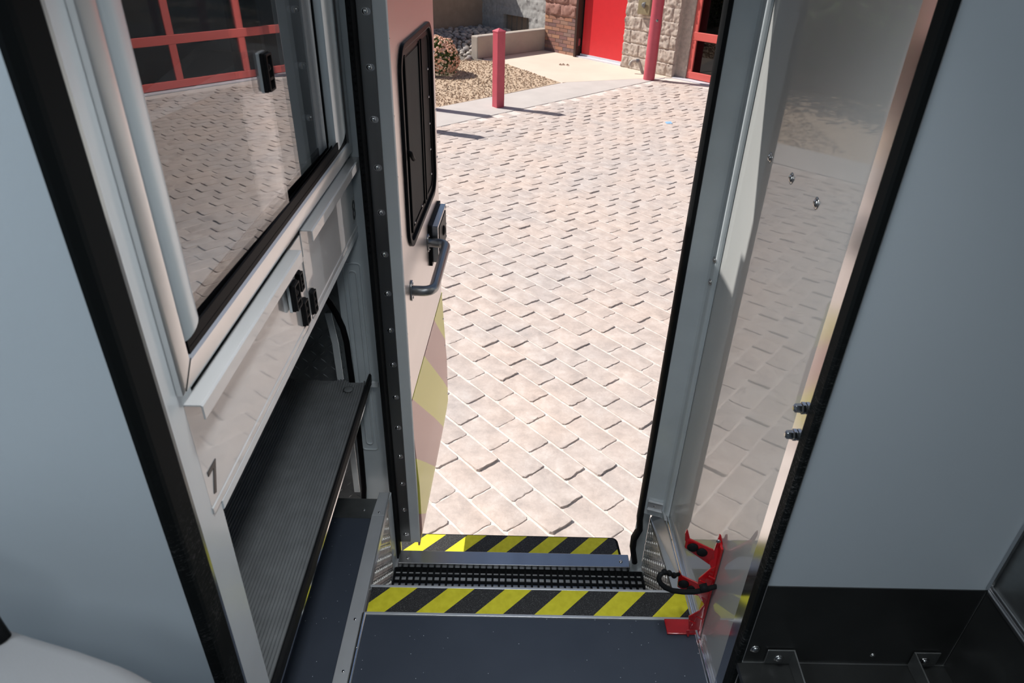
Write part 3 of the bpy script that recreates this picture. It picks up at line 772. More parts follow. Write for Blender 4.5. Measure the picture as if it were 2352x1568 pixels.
# window: outer black frame, recess walls, inner frames, tinted glass
wfm = MB(); ring(wfm, rrect(WY0-.008, WY1+.008, WZ0-.008, WZ1+.008, .062, 10), rrect(WY0+.006, WY1-.006, WZ0+.006, WZ1-.006, .050, 10), 'x', -.004, .007)
win = lbuild(wfm, 'window_frame', 'plastic', door, bevel=.002)
w2 = MB(); ring(w2, rrect(WY0+.002, WY1-.002, WZ0+.002, WZ1-.002, .048, 10), rrect(WY0+.0235, WY1-.0235, WZ0+.0235, WZ1-.0235, .03, 10), 'x', -.0040, -.0005)
lbuild(w2, 'inner_frame', 'plastic', win)
w3 = MB(); w3.prism(rrect(WY0+.02, WY1-.02, WZ0+.02, WZ1-.02, .03, 8), 'x', -.0040, -.0030); lbuild(w3, 'backing', 'rubber', win)
w3 = MB(); w3.box(-.003, -.0022, WY0+.075, WY0+.27, WZ0+.03, WZ1-.03); lbuild(w3, 'insect_screen', 'screen_mesh', win)
for ya, xa in ((WY0+.27, .002), (WY0+.30, .0025), (WY0+.06, .003)):
    w4 = MB(); w4.box(-.003, xa, ya, ya+.010, WZ0+.02, WZ1-.02); lbuild(w4, 'slider_bar', 'rubber', win)
wl = MB(); wl.tube([(.000, WY0+.03, .885), (.010, WY0+.032, .88), (.014, WY0+.05, .86)], .005, 8); lbuild(wl, 'window_latch', 'plastic', win, smooth=True)
def lscrew(y, z, parent=None, x=.0, r=.0045, mat='chrome'):
    c = LT @ Vector((x, y, z)); n = LT.to_3x3() @ Vector((1, 0, 0)); return screw(parent or door, c, n, r, mat=mat)
for z in [.71+.072*i for i in range(5)]: lscrew(WY1-.055, z, win, r=.0035)
for y in (.20, .32): lscrew(y, WZ0+.032, win, r=.0035)
for z in (1.27, 1.14, .99, .86, .72, .59, .46, .33, .17, .03, -.12, -.25): lscrew(.016, z, x=-.0005, r=.0042)
for z in (1.18, 1.02, .86, .72, .34): lscrew(DW-.010, z, x=-.0005, r=.0042)
for z, xo in ((.15, .003), (.04, .007), (-.03, .009), (-.10, .010), (-.17, .010)): lscrew(DW-.012, z, x=xo, r=.0045)
for u_ in (.18, .36, .50): lscrew(u_, DB+.012, x=.001, r=.0045)
# grab handle
def tube_fillet(corners, rad, n=6):
    out = [Vector(corners[0])]
    for i in range(1, len(corners)-1):
        p = Vector(corners[i]); a = (Vector(corners[i-1])-p).normalized(); b_ = (Vector(corners[i+1])-p).normalized()
        for j in range(n+1):
            t = j/n; out.append((p+a*rad)*(1-t)**2+p*2*t*(1-t)+(p+b_*rad)*t*t)
    out.append(Vector(corners[-1])); return out
m1 = onleaf(945, 667); m2 = onleaf(983, 557)
ho = .055
hp = tube_fillet([(0, m1.y, m1.z), (ho, m1.y, m1.z), (ho, m2.y, m2.z), (0, m2.y, m2.z)], .030, 7)
hm = MB(); hm.tube(hp, .0132, 18)
hd_ = lbuild(hm, 'grab_handle', 'dull_steel', door, smooth=True)
for m_ in (m1, m2):
    f_ = MB(); f_.prism(rrect(m_.y-.016, m_.y+.016, m_.z-.028, m_.z+.028, .0155, 8), 'x', 0, .004); fo_ = lbuild(f_, 'mounting_flange', 'steel', hd_, bevel=.001)
    for dz in (-.02, .02): lscrew(m_.y, m_.z+dz, fo_, x=.004, r=.0035)
# latch housing at the free edge
lt = MB(); lt.prism(rrect(.405, .615, .462, .590, .004, 4), 'x', 0, .009); lto = lbuild(lt, 'latch_housing', 'plastic', door)
lt = MB(); lt.prism(rrect(.415, .605, .470, .584, .003, 4), 'x', .009, .027); lbuild(lt, 'latch_case', 'steel', lto, bevel=.0015)
lt = MB(); lt.prism(rrect(.435, .585, .482, .572, .004, 4), 'x', .027, .029); lt.dome((.029, .52, .53), (1, 0, 0), .016, .008, 16, 4); lt.box(.029, .038, .47, .50, .495, .508)
lbuild(lt, 'paddle', 'plastic', lto)
for uu, zz in ((.597, .575), (.597, .52), (.597, .478)): lscrew(uu, zz, lto, x=.027, r=.004)
# hinge: steel leaf with slotted screws
hg = MB(); hg.box(-.290, -.2595, 1.409, 1.412, -.215, 1.52); hgo = hg.build('hinge', 'hinge_steel', door)
MB().box(-.2905, -.2875, 1.405, 1.410, -.215, 1.52).build('hinge_fold', 'plastic', hgo)
MB().tube([(-.262, 1.416, -.215), (-.262, 1.416, 1.52)], .0042, 8).build('hinge_pin', 'hinge_steel', hgo, smooth=True)
for i in range(16):
    z = 1.195-.0985*i
    if z < -.2: break
    s_ = MB(); s_.prism(rrect(-.2785, -.2615, z-.0065, z+.0065, .006, 5), 'y', 1.4083, 1.409)
    so_ = s_.build('slot', 'steel', hgo)
    screw(hgo, (-.272, 1.4083, z), (0, -1, 0), .0058)
ej = MB(); ej.prism([(-.2600, 1.413), (-.2330, 1.413), (-.2310, 1.418), (-.2375, 1.4535), (-.29, 1.4535), (-.29, 1.44), (-.2600, 1.43)], 'z', -.222, 1.53)
ej.build('edge_channel', 'pale_paint', door, bevel=.0015)

# ================================================================== seat cushion in the foreground
cu = thing('seat_cushion', 'pale grey vinyl seat back edge blurred in the bottom left corner', 'cushion', (-.65, .1, .70))
edge = [at(px, py, z=.80) for px, py in ((-330, 1335), (-160, 1372), (0, 1418), (90, 1448), (200, 1480), (300, 1515), (400, 1568), (480, 1640))]
mb = MB(); ring_pts = [(p.x, p.y) for p in edge]; ring_pts += [(ring_pts[-1][0]-.02, ring_pts[-1][1]-.06), (ring_pts[-1][0]-.25, ring_pts[-1][1]-.2), (ring_pts[0][0]-.12, ring_pts[0][1]-.2)]
ring_pts = densify(ring_pts)
cxx = sum(p[0] for p in ring_pts)/len(ring_pts); cyy = sum(p[1] for p in ring_pts)/len(ring_pts)
levels = [(.68, .90), (.70, .96), (.73, .995), (.765, 1.0), (.785, .985), (.797, .95), (.802, .88), (.803, .5)]
k = len(ring_pts)
for z, s_ in levels:
    for (x, y) in ring_pts: mb.v.append(Vector((cxx+(x-cxx)*s_, cyy+(y-cyy)*s_, z)))
for i in range(len(levels)-1):
    for j in range(k): mb.f.append((i*k+j, i*k+(j+1) % k, (i+1)*k+(j+1) % k, (i+1)*k+j))
mb.f.append(tuple(range(k))[::-1]); mb.f.append(tuple((len(levels)-1)*k+j for j in range(k)))
mb.build('padding', 'cushion', cu, smooth=True)
bt = [at(px, py, z=.83) for px, py in ((-115, 1320), (-75, 1368), (-45, 1398), (-25, 1420))]
MB().tube([bt[0], bt[1], bt[2], bt[3]+Vector((0, 0, -.03))], .008, 10).build('piping_loop', 'rubber', cu, smooth=True)
MB().tube([(-.75, .1, .0), (-.75, .1, .70)], .03, 16).build('post', 'dark_steel', cu, smooth=True)

# ================================================================== OUTSIDE
D2 = Vector((.65, -.76, 0)).normalized(); N2 = Vector((.76, .65, 0)).normalized()   # along the facade, across it (away)
FA = Vector((1.192, 13.15, 0))
def F(s, z, m=0.0): return FA + D2*s + N2*m + Vector((0, 0, z))                      # m > 0 is behind the facade
def atF(px, py, m=0.0):
    d = RT*((px-1176)/FPX) - UP*((py-784)/FPX) + FW
    t = (N2.dot(FA)+m-N2.dot(CAM))/N2.dot(d); P = CAM+d*t
    return (P-FA).dot(D2), P.z
# ground
g = MB(); g.add([(-30, -14, GZ-.0035), (30, -14, GZ-.0035), (30, 40, GZ-.0035), (-30, 40, GZ-.0035)], [(0, 1, 2, 3)])
go = g.build('ground', 'mortar'); struct(go)
# pavers
EA, EB = at(1001, 293, z=GZ).xy, at(1436, 199, z=GZ).xy; ED = (EB-EA).normalized(); EN = Vector((ED.y, -ED.x))
U = Vector((.652, -.758)); V = Vector((.758, .652)); PW = .1325; PL = .238
pv = MB(); rng = random.Random(3)
v0 = V.dot(Vector((-.29, 2.919)))
for row in range(-30, 75):
    vv = v0 + row*PW
    off = rng.uniform(-.035, .035) + (PL/2 if row % 2 else 0)
    for q in range(-60, 60):
        L_ = PL
        uc = off+q*PL; c = U*uc+V*(vv+PW/2)
        if c.y < .6 or c.y > 12 or c.x < -7 or c.x > 8: continue
        if (c-EA).dot(EN) < .05: continue
        sF = (Vector((c.x, c.y, 0))-FA).dot(D2); mF = (Vector((c.x, c.y, 0))-FA).dot(N2)
        if mF > -.25: continue
        far = c.y > 7
        a, b_ = PL/2-.0025, PW/2-.0042
        n1 = 3 if far else 6; n2 = 3 if far else 6
        top = []
        cr = .010
        base = []
        for (sx_, sy_2, m_, dx, dy) in ((-a, -b_, n1, 1, 0), (a, -b_, n2, 0, 1), (a, b_, n1, -1, 0), (-a, b_, n2, 0, -1)):
            Ls = 2*a if dx else 2*b_
            for i_ in range(m_):
                t = cr+(Ls-2*cr)*i_/(m_-1)
                base.append((sx_+dx*t, sy_2+dy*t, dx, dy))
        tilt = max(0, rng.gauss(.0042, .0028)); ty = rng.uniform(-.0006, .0006); hz = rng.uniform(-.0006, .0006)
        k = len(pv.v); nb = len(base)
        for lev, (ins, hh) in enumerate(((0, -.009), (.0008, -.0012), (.0040, .0))):
            for (x, y, dx, dy) in base:
                jx = rng.uniform(-.0040, .0040); jy = rng.uniform(-.0014, .0014)
                nx_, ny_ = dy, -dx     # outward normal
                k2 = ins*2.2 if dx else ins      # long sides gently rounded, ends steep
                X = x - nx_*k2+jx; Y = y-ny_*k2+jy
                Z = GZ + (hh if lev == 0 else hh + hz + tilt*max(0, .25+.75*X/a) + ty*(Y/b_))
                P = c+U*X+V*Y; pv.v.append(Vector((P.x, P.y, Z)))
        P = c; pv.v.append(Vector((P.x, P.y, GZ+.0005+hz+tilt*.25)))
        for lv in range(2):
            for i_ in range(nb): pv.f.append((k+lv*nb+i_, k+lv*nb+(i_+1) % nb, k+(lv+1)*nb+(i_+1) % nb, k+(lv+1)*nb+i_))
        for i_ in range(nb): pv.f.append((k+2*nb+i_, k+2*nb+(i_+1) % nb, k+3*nb))
po = pv.build('ground_pavers', 'paver', None, auto=14); struct(po)
# smooth concrete band and cream slab, laid just above the bed
def flat(name, pts, mat, z, th=.05, bevel=.004):
    mb = MB(); mb.prism([(p[0], p[1]) for p in pts], 'z', z-th, z); o = mb.build(name, mat, None, bevel=bevel); return struct(o)
g1 = at(1060, 236, z=GZ); g2 = at(1288, 190, z=GZ)
eL = EA-ED*4.5; eR = EA+ED*((at(1480, 191, z=GZ).xy-EA).dot(ED)+.6)
bandw = abs((g1.xy-EA).dot(EN))
flat('ground_band', [eL, EA, eR, eR-EN*bandw, EA-EN*bandw-ED*.0, eL-EN*bandw], 'concrete', GZ+.004)
sl1 = at(1292, 190, z=GZ); sl0 = at(1150, 143, z=GZ); sl2 = at(1480, 172, z=GZ)
s4 = F(2.0, 0, .0); s5 = F(-.8, 0, .0)
plL = at(1097, 137, z=GZ)
flat('ground_slab', [(sl1.x, sl1.y), (sl2.x+.25, sl2.y-.2), (F(2.25, 0, .1).x, F(2.25, 0, .1).y), (F(-1.0, 0, .3).x, F(-1.0, 0, .3).y), (plL.x-.15, plL.y+.25), (sl0.x-.05, sl0.y+.1)], 'slab', GZ+.006)
# gravel bed
gb = MB(); gpts = [(-9, 4.0), (eL.x, eL.y), (EA-EN*bandw).to_tuple(), (g2.x, g2.y), (sl0.x, sl0.y), (plL.x, plL.y), (-.4, 15.2), (-9, 15.5)]
gb.prism([(p[0], p[1]) for p in gpts], 'z', GZ-.02, GZ+.002); gbo = gb.build('ground_gravel_bed', 'gravel_bed'); struct(gbo)
gv = MB(); rg = random.Random(5); HB = [(at(a_2, b_2, z=GZ).x-.925*.90/1.08, at(a_2, b_2, z=GZ).y+.38*.90/1.08) for a_2, b_2 in ((1120, 268), (1098, 316))]; SBX, SBY = at(1012, 176, z=GZ).x-.1, at(1012, 176, z=GZ).y+.25
cA = (EA-EN*bandw); cC = Vector((g2.x, g2.y)); 
def inpoly(p, poly):
    c = False; n = len(poly)
    for i in range(n):
        a, b_ = poly[i], poly[(i+1) % n]
        if (a[1] > p[1]) != (b_[1] > p[1]) and p[0] < (b_[0]-a[0])*(p[1]-a[1])/(b_[1]-a[1])+a[0]: c = not c
    return c
gz_poly = [tuple((eL+ED*2.5-EN*bandw)), tuple(cA), (g2.x-.02, g2.y), (sl0.x, sl0.y), (plL.x, plL.y), (-1.2, 13.2), (-3.2, 12.6)]
cnt = 0
while cnt < 9000:
    x, y = rg.uniform(-3.3, .8), rg.uniform(7.5, 13.2)
    if not inpoly((x, y), gz_poly) or (x-SBX)**2+(y-SBY)**2 < .42**2 or min((x-bx_)**2+(y-by_)**2 for bx_, by_ in HB) < .02: continue
    cnt += 1
    s_ = rg.uniform(.008, .019); q = [Vector((rg.uniform(-1, 1), rg.uniform(-1, 1), rg.uniform(-.3, .3))).normalized()*s_ for _ in range(2)]
    n3 = q[0].cross(q[1]).normalized()*s_*.7; c = Vector((x, y, GZ+rg.uniform(0, .012)))
    q1 = q[0]; q2 = n3.cross(q1).normalized()*s_*rg.uniform(.5, .9)
    gv.add([c+q1, c+q2, c-q1*.9, c-q2, c+n3, c-n3], [(0, 1, 4), (1, 2, 4), (2, 3, 4), (3, 0, 4), (1, 0, 5), (2, 1, 5), (3, 2, 5), (0, 3, 5)])
gvo = gv.build('gravel', 'gravel'); tag(gvo, 'tan crushed stone gravel spread between the bollard and the shrub', 'gravel', kind='stuff')

# fire station walls -------------------------------------------------------
def block_wall(name, mat, s0, s1, z0, z1, bw_, bh, amp, m=0.0, parent=None, step=.028, joint=.012, smoothj=False, soff=0.0, zoff=0.0, frame=None, sdir=None):
    """split-face masonry: real relief, joints between the courses"""
    mb = MB(); ns = max(2, int((s1-s0)/step)); nz = max(2, int((z1-z0)/step))
    O_, S_, Nn = frame or (FA, D2, -N2)
    for j in range(nz+1):
        z = z0+(z1-z0)*j/nz; row = math.floor((z-zoff)/bh); fz = (z-zoff)/bh-row
        for i in range(ns+1):
            s_ = s0+(s1-s0)*i/ns; so2 = s_+soff+(bw_/2 if row % 2 else 0); col = math.floor(so2/bw_); fs_ = so2/bw_-col
            e = min(fz*bh, (1-fz)*bh, fs_*bw_, (1-fs_)*bw_)
            edge_ = min(1, max(0, (e-joint*.4)/(joint*1.2)))
            nn = noise.fractal(Vector((s_*11, z*11, row*3.1+col*1.7)), .7, 2.3, 5)*amp*.8 + noise.noise(Vector((s_*42, z*42, 3)))*amp*.5
            h = edge_*(amp*.9+nn)
            mb.v.append(O_+S_*s_+Nn*(h-m)+Vector((0, 0, z)))
    for j in range(nz):
        for i in range(ns):
            a = j*(ns+1)+i; mb.f.append((a, a+1, a+ns+2, a+ns+1))
    k = len(mb.v)
    back = [O_+S_*s_-Nn*(m+.12)+Vector((0, 0, z)) for s_, z in ((s0, z0), (s1, z0), (s1, z1), (s0, z1))]
    mb.v += back
    mb.f.append((k+3, k+2, k+1, k))
    mb.f.append(tuple([i for i in range(ns+1)])+(k+1, k)); mb.f.append(tuple([nz*(ns+1)+i for i in range(ns, -1, -1)])+(k+3, k+2))
    mb.f.append(tuple([j*(ns+1) for j in range(nz, -1, -1)])+(k, k+3)); mb.f.append(tuple([j*(ns+1)+ns for j in range(nz+1)])+(k+2, k+1))
    o = mb.build(name, mat, parent, auto=50)
    return o
wroot = sempty('wall_station', tuple(F(0, GZ)), 'split-faced block wall of the station')
block_wall('split_block_pier', 'block_beige', 1.06, 2.13, GZ, 3.2, .40, .20, .022, m=.0, parent=wroot, zoff=GZ, step=.018, joint=.008)
block_wall('return_face', 'block_beige', .0, .16, GZ, 3.2, .40, .20, .004, parent=wroot, zoff=GZ, frame=(F(2.13, 0, .0), N2, D2))
block_wall('red_brown_blocks', 'block_red', -.90, -.07, -.13, 3.2, .40, .20, .022, m=.02, parent=wroot, zoff=-.13, soff=.1)
# grey wall back to the corner, with a low vent opening
v0s, v0z = atF(1148, 41, .10); v1s, v1z = atF(1212, 64, .10)
ZB = GZ
block_wall('grey_block_wall', 'block_grey', -2.86, -.88, -.26, 3.2, .40, .20, .016, m=.10, parent=wroot, zoff=-.33)
block_wall('grey_block_wall', 'block_grey', -1.42, -.88, ZB, -.26, .40, .20, .016, m=.10, parent=wroot, zoff=-.33)
block_wall('grey_block_wall', 'block_grey', -2.86, -2.18, ZB, -.26, .40, .20, .012, m=.10, parent=wroot, zoff=-.33)
vt = MB(); 
vt.add([F(-2.18, ZB, .20), F(-1.42, ZB, .20), F(-1.42, -.26, .20), F(-2.18, -.26, .20)], [(0, 1, 2, 3)]); vt.build('vent_back', 'block_smooth', wroot)
vb = MB()
for i in range(5): 
    s_ = -2.10+i*.15; p = F(s_, ZB, .12); vb.tube([p, p+Vector((0, 0, .50))], .008, 6)
vb.build('vent_bar', 'dark_steel', wroot)
# thin coloured bricks on the pier
bk = MB(); rz = random.Random(9)
bh_, bw2 = .0655, .20
nrow = int((-.13-GZ)/bh_)
for rrow in range(nrow+1):
    z0_ = GZ+rrow*((-.13-GZ)/(nrow+1)); z1_ = z0_+(-.13-GZ)/(nrow+1)-.009
    s_ = -.90 + (-.1 if rrow % 2 else 0)
    while s_ < -.075:
        a = max(s_+.004, -.90); b_ = min(s_+bw2-.006, -.072)
        if b_-a > .02:
            m_ = rz.uniform(-.002, .003); vs = [F(x, z, mm) for x in (a, b_) for mm in (.02+m_, .05) for z in (z0_, z1_)]
            bk.add(vs, [(0, 1, 3, 2), (4, 6, 7, 5), (0, 4, 5, 1), (2, 3, 7, 6), (0, 2, 6, 4), (1, 5, 7, 3)])
        s_ += bw2
bk.build('thin_bricks', 'thin_brick', wroot)
mm_ = MB(); vs = [F(x, z, m_) for x in (-.90, -.072) for m_ in (.026, .14) for z in (GZ, -.13)]
mm_.add(vs, [(0, 1, 3, 2), (4, 6, 7, 5), (0, 4, 5, 1), (2, 3, 7, 6), (0, 2, 6, 4), (1, 5, 7, 3)]); mm_.build('mortar_bed', 'mortar_dark', wroot)
def fbox(mb, s0, s1, z0, z1, m0, m1):
    vs = [F(x, z, m_) for x in (s0, s1) for m_ in (m0, m1) for z in (z0, z1)]
    return mb.add(vs, [(0, 1, 3, 2), (4, 6, 7, 5), (0, 4, 5, 1), (2, 3, 7, 6), (0, 2, 6, 4), (1, 5, 7, 3)])
# tan smooth wall, in its own shade
cn = F(-2.84, 0, .10)
TD = -N2; tw = block_wall('wall_garden', 'block_smooth', .0, 11.5, GZ, 1.28, .40, .20, .0015, step=.05, joint=.008, zoff=-.36, frame=(cn, -N2, D2)); struct(tw)
# red door
rd = sempty('door_2', tuple(F(.5, GZ, .05)), 'plain red steel door in the block wall'); rd['category'] = 'door'
fbox(MB(), .02, 1.045, GZ+.045, 1.40, .09, .13).build('leaf', 'red_paint', rd)
m_ = MB(); fbox(m_, -.072, -.02, GZ, 1.5, -.03, .14); fbox(m_, -.072, 1.06, 1.42, 1.5, -.01, .14); m_.build('frame', 'brown_frame', rd, bevel=.004)
m_ = MB(); fbox(m_, -.02, .020, GZ+.03, 1.4, .10, .14); m_.build('frame_gap', 'rubber', rd)
m_ = MB(); fbox(m_, -.02, 1.055, GZ, GZ+.03, .0, .14); m_.build('threshold', 'pale_strip', rd, bevel=.004)
m_ = MB(); fbox(m_, .0, 1.045, GZ+.030, GZ+.062, .075, .09); m_.build('kick_weatherstrip', 'pale_strip', rd)
m_ = MB(); fbox(m_, -.02, -.008, -.56, -.44, .02, .09); m_.build('hinge', 'steel', rd)
m_ = MB(); fbox(m_, .95, 1.03, .30, .34, .02, .09); m_.build('pull_handle', 'steel', rd)
# key box on the pier
ks, kz = atF(1468, 0, -.06); ks2, kz2 = atF(1492, 34, -.06)
kb = thing('key_box', 'tan metal key box mounted on the block pier behind the round pole', 'box', tuple(F(1.42, .12, -.04)))
fbox(MB(), 1.36, 1.60, .10, .42, -.10, -.03).build('case', 'knox', kb, bevel=.01)
m_ = MB(); m_.dome(F(1.47, .24, -.10), -N2, .035, .02); m_.tube([F(1.47, .24, -.11), F(1.52, .28, -.125), F(1.50, .20, -.12)], .012, 8); m_.build('lock', 'dark_interior', kb, smooth=True)
fbox(MB(), 1.585, 1.625, .08, .44, -.06, -.02).build('mounting_plate', 'steel', kb, bevel=.004)
# glazed red garage doors, running on to the right
gd = thing('garage_door', 'red framed glass garage door at the right end of the block wall', 'garage door', tuple(F(4.5, GZ, .12)))
GM = .10
rails = MB()
m_ = MB(); fbox(m_, 2.33, 7.45, GZ+.02, GZ+.12, GM, GM+.06); m_.build('bottom_rail', 'red_frame', gd, bevel=.006)
for z in (-.175, .425, 1.025, 1.62):
    m_ = MB(); fbox(m_, 2.33, 7.45, z, z+.115, GM, GM+.06); m_.build('rail', 'red_frame', gd, bevel=.006)
for i, s_ in enumerate((2.33, 3.35, 4.36, 5.36, 6.36, 7.36)):
    m_ = MB(); fbox(m_, s_, s_+(.10 if i else .085), GZ+.12, 1.62, GM+.005, GM+.055); m_.build('stile', 'red_frame', gd, bevel=.004)
fbox(MB(), 2.36, 7.42, GZ+.08, 1.66, GM+.03, GM+.034).build('glass_pane', 'garage_glass', gd)
m_ = MB(); fbox(m_, 2.15, 8.4, GZ, GZ+.012, -.02, GM+.10); o_ = m_.build('trim_6', 'pale_strip'); struct(o_)
m_ = MB(); fbox(m_, 2.2, 9.5, GZ, 3.2, 2.4, 2.5); fbox(m_, 2.16, 2.26, GZ, 3.2, .17, 2.4); fbox(m_, 9.4, 9.5, GZ, 3.2, .14, 2.4); fbox(m_, 2.2, 9.5, 2.9, 3.0, .3, 2.4); fbox(m_, 2.2, 9.5, GZ-.01, GZ+.003, .2, 2.4)
m_.build('dark_bay', 'dark_interior', wroot)
m_ = MB(); fbox(m_, 2.13, 2.325, GZ, 3.2, .085, .30); m_.build('door_jamb', 'block_beige', wroot)
m_ = MB(); fbox(m_, 2.2, 9.5, 1.74, 3.3, .05, .25); m_.build('header_wall', 'block_beige', wroot)
block_wall('split_block_pier', 'block_beige', 7.5, 9.5, GZ, 3.2, .40, .20, .028, m=.0, parent=wroot, zoff=GZ, step=.05)
# planter wall
pa = at(1097, 137, z=GZ); pe = F(-.88, 0, .02); 
pd = Vector((pe.x-pa.x, pe.y-pa.y, 0)); Lp = pd.length; pd.normalize(); pn_ = Vector((-pd.y, pd.x, 0))
pw = MB(); th = .17
hl = at(1100, 84, y=pa.y).z
vs = []
for s_, z in ((0, hl), (Lp+.15, hl+.0)):
    for o_ in (0, th):
        for zz in (GZ, z): vs.append(Vector((pa.x, pa.y, 0))+pd*s_+pn_*o_+Vector((0, 0, zz)))
pw.add(vs, [(0, 1, 3, 2), (4, 6, 7, 5), (0, 4, 5, 1), (2, 3, 7, 6), (0, 2, 6, 4), (1, 5, 7, 3)])
pwo = pw.build('planter_wall', 'planter', None, bevel=.02, seg=3); tag(pwo, 'low cast concrete wall butting against the brick pier behind the square bollard', 'low wall')
# bollards
def bollard(x, y, label, rot=35):
    r_ = thing('bollard', label, 'bollard', (x, y, GZ), 'square red bollards')
    T = Matrix.Translation((x, y, 0)) @ Matrix.Rotation(radians(rot), 4, 'Z'); a = .058; ht = .15
    mb = MB(); mb.v = [T @ Vector(p) for p in ((-a, -a, GZ), (a, -a, GZ), (a, a, GZ), (-a, a, GZ), (-a, -a, ht), (a, -a, ht), (a, a, ht), (-a, a, ht))]
    mb.f = [(0, 3, 2, 1), (4, 5, 6, 7), (0, 1, 5, 4), (1, 2, 6, 5), (2, 3, 7, 6), (3, 0, 4, 7)]
    mb.build('post', 'bollard_red', r_, bevel=.008, seg=3)
    a = .061; mb = MB(); mb.v = [T @ Vector(p) for p in ((-a, -a, ht-.004), (a, -a, ht-.004), (a, a, ht-.004), (-a, a, ht-.004), (-a, -a, ht+.012), (a, -a, ht+.012), (a, a, ht+.012), (-a, a, ht+.012), (0, 0, ht+.045))]
    mb.f = [(0, 3, 2, 1), (0, 1, 5, 4), (1, 2, 6, 5), (2, 3, 7, 6), (3, 0, 4, 7), (4, 5, 8), (5, 6, 8), (6, 7, 8), (7, 4, 8)]
    mb.build('pyramid_cap', 'bollard_red', r_, bevel=.003)
    return r_
bb = at(1144, 246, z=GZ)
bollard(bb.x, bb.y, 'square red post with pointed cap standing on the concrete band')
s1_ = at(1120, 268, z=GZ); s2_ = at(1098, 316, z=GZ)
hk = .90/1.08
for p, lb in ((s1_, 'square red post behind the open door whose shadow falls on the concrete band'), (s2_, 'square red post behind the open door whose shadow falls on the pavers')): bollard(p.x-.925*hk, p.y+.38*hk, lb)
# round pole
pp_ = at(1490, 183, z=GZ)
pl = thing('round_pole', 'tall round red pipe pole standing in front of the block pier', 'pole', (pp_.x, pp_.y, GZ))
MB().tube([(pp_.x, pp_.y, GZ), (pp_.x, pp_.y, 2.2)], .088, 32).build('pipe', 'bollard_red', pl, auto=40)
for z in (.10, .52): MB().dome((pp_.x+.0, pp_.y-.087, z), (0, -1, 0), .02, .008, 10, 3).build('plug', 'dark_steel', pl)
# drain pipe elbow
dp = thing('drain_pipe', 'grey elbow drain pipe coming out at the foot of the block pier', 'pipe', tuple(at(1478, 171, z=GZ)))
yy = at(1478, 171, z=GZ).y+.05
def ay(px, py): return at(px, py, y=yy)
MB().tube(tube_fillet([ay(1477, 172), ay(1467, 139), ay(1450, 141), ay(1447, 150)], .03, 5), .026, 14).build('pipe', 'pvc', dp, auto=40)
MB().tube([ay(1468, 139.5), ay(1461, 139.5)], .031, 14).build('coupling', 'dark_interior', dp)
# litter
lf = MB(); c0 = at(1287, 149, z=GZ+.012)
for dx, dy, a in ((0, 0, .3), (.05, .02, 1.2), (.12, -.01, 2.0)):
    lf.add([c0+Vector((dx-.03, dy, 0)), c0+Vector((dx, dy-.03, .012)), c0+Vector((dx+.035, dy, .004)), c0+Vector((dx, dy+.025, .02))], [(0, 1, 2), (0, 2, 3)])
lfo = lf.build('dry_leaf', 'leaf_dry'); tag(lfo, 'small curled dry brown leaf on the cream slab in front of the red door', 'leaf')
bt_ = at(1536, 282, z=GZ+.004); tp = MB(); tp.add([bt_+Vector((-.035, -.05, 0)), bt_+Vector((.04, -.03, 0)), bt_+Vector((.035, .05, .006)), bt_+Vector((-.04, .045, 0))], [(0, 1, 2, 3)])
tpo = tp.build('paper_scrap', 'blue_tape'); tag(tpo, 'small blue scrap of paper lying on the pavers', 'paper')

# river rocks (individual stones)
def make_rock(seed):
    rr = random.Random(seed); mb = MB(); n, m2 = 9, 6; sx_, sy3, sz = rr.uniform(.85, 1.3), rr.uniform(.7, 1), rr.uniform(.5, .75)
    for i in range(1, m2):
        a = pi*i/m2
        for j in range(n):
            b_ = 2*pi*j/n; p = Vector((sin(a)*cos(b_)*sx_, sin(a)*sin(b_)*sy3, cos(a)*sz)); p *= 1+.16*noise.noise(p*1.3+Vector((seed*3.1, 0, 0))); mb.v.append(p)
    top = len(mb.v); mb.v += [Vector((0, 0, sz)), Vector((0, 0, -sz))]
    for i in range(m2-2):
        for j in range(n): mb.f.append((i*n+j, (i+1)*n+j, (i+1)*n+(j+1) % n, i*n+(j+1) % n))
    for j in range(n): mb.f.append((top, j, (j+1) % n)); mb.f.append((top+1, (m2-2)*n+(j+1) % n, (m2-2)*n+j))
    me = bpy.data.meshes.new('rock'); me.from_pydata([tuple(v) for v in mb.v], [], mb.f); me.materials.append(M['rock'])
    me.polygons.foreach_set('use_smooth', [True]*len(me.polygons)); me.update(); return me
rms = [make_rock(i) for i in range(6)]
# rocks are laid on a gentle mound rising to the wall corner
def mound(x, y):
    p = Vector((x, y, 0)); t = (p-Vector((-.9, 12.1, 0))).dot(Vector((0, 1, 0)))
    return GZ+max(0, min(1, t/2.6))*.20
mnd = MB(); nx_, ny_ = 20, 16
for j in range(ny_+1):
    for i in range(nx_+1):
        x = -4.2+ (4.2-.45)*i/nx_ if False else -4.2+3.6*i/nx_; y = 12.0+3.2*j/ny_; mnd.v.append(Vector((x+(.6*j/ny_), y, mound(x, y)-.03)))
for j in range(ny_):
    for i in range(nx_):
        a = j*(nx_+1)+i; mnd.f.append((a, a+1, a+nx_+2, a+nx_+1))
struct(mnd.build('ground_mound', simple('dark_soil', (.16, .14, .12), .95, var=.2), None))
rr = random.Random(21); placed = []
quad_px = [(992, 58), (1100, 52), (1130, 72), (1086, 84), (1092, 128), (1068, 136), (1040, 108), (1010, 92), (992, 88)]
tries = 0
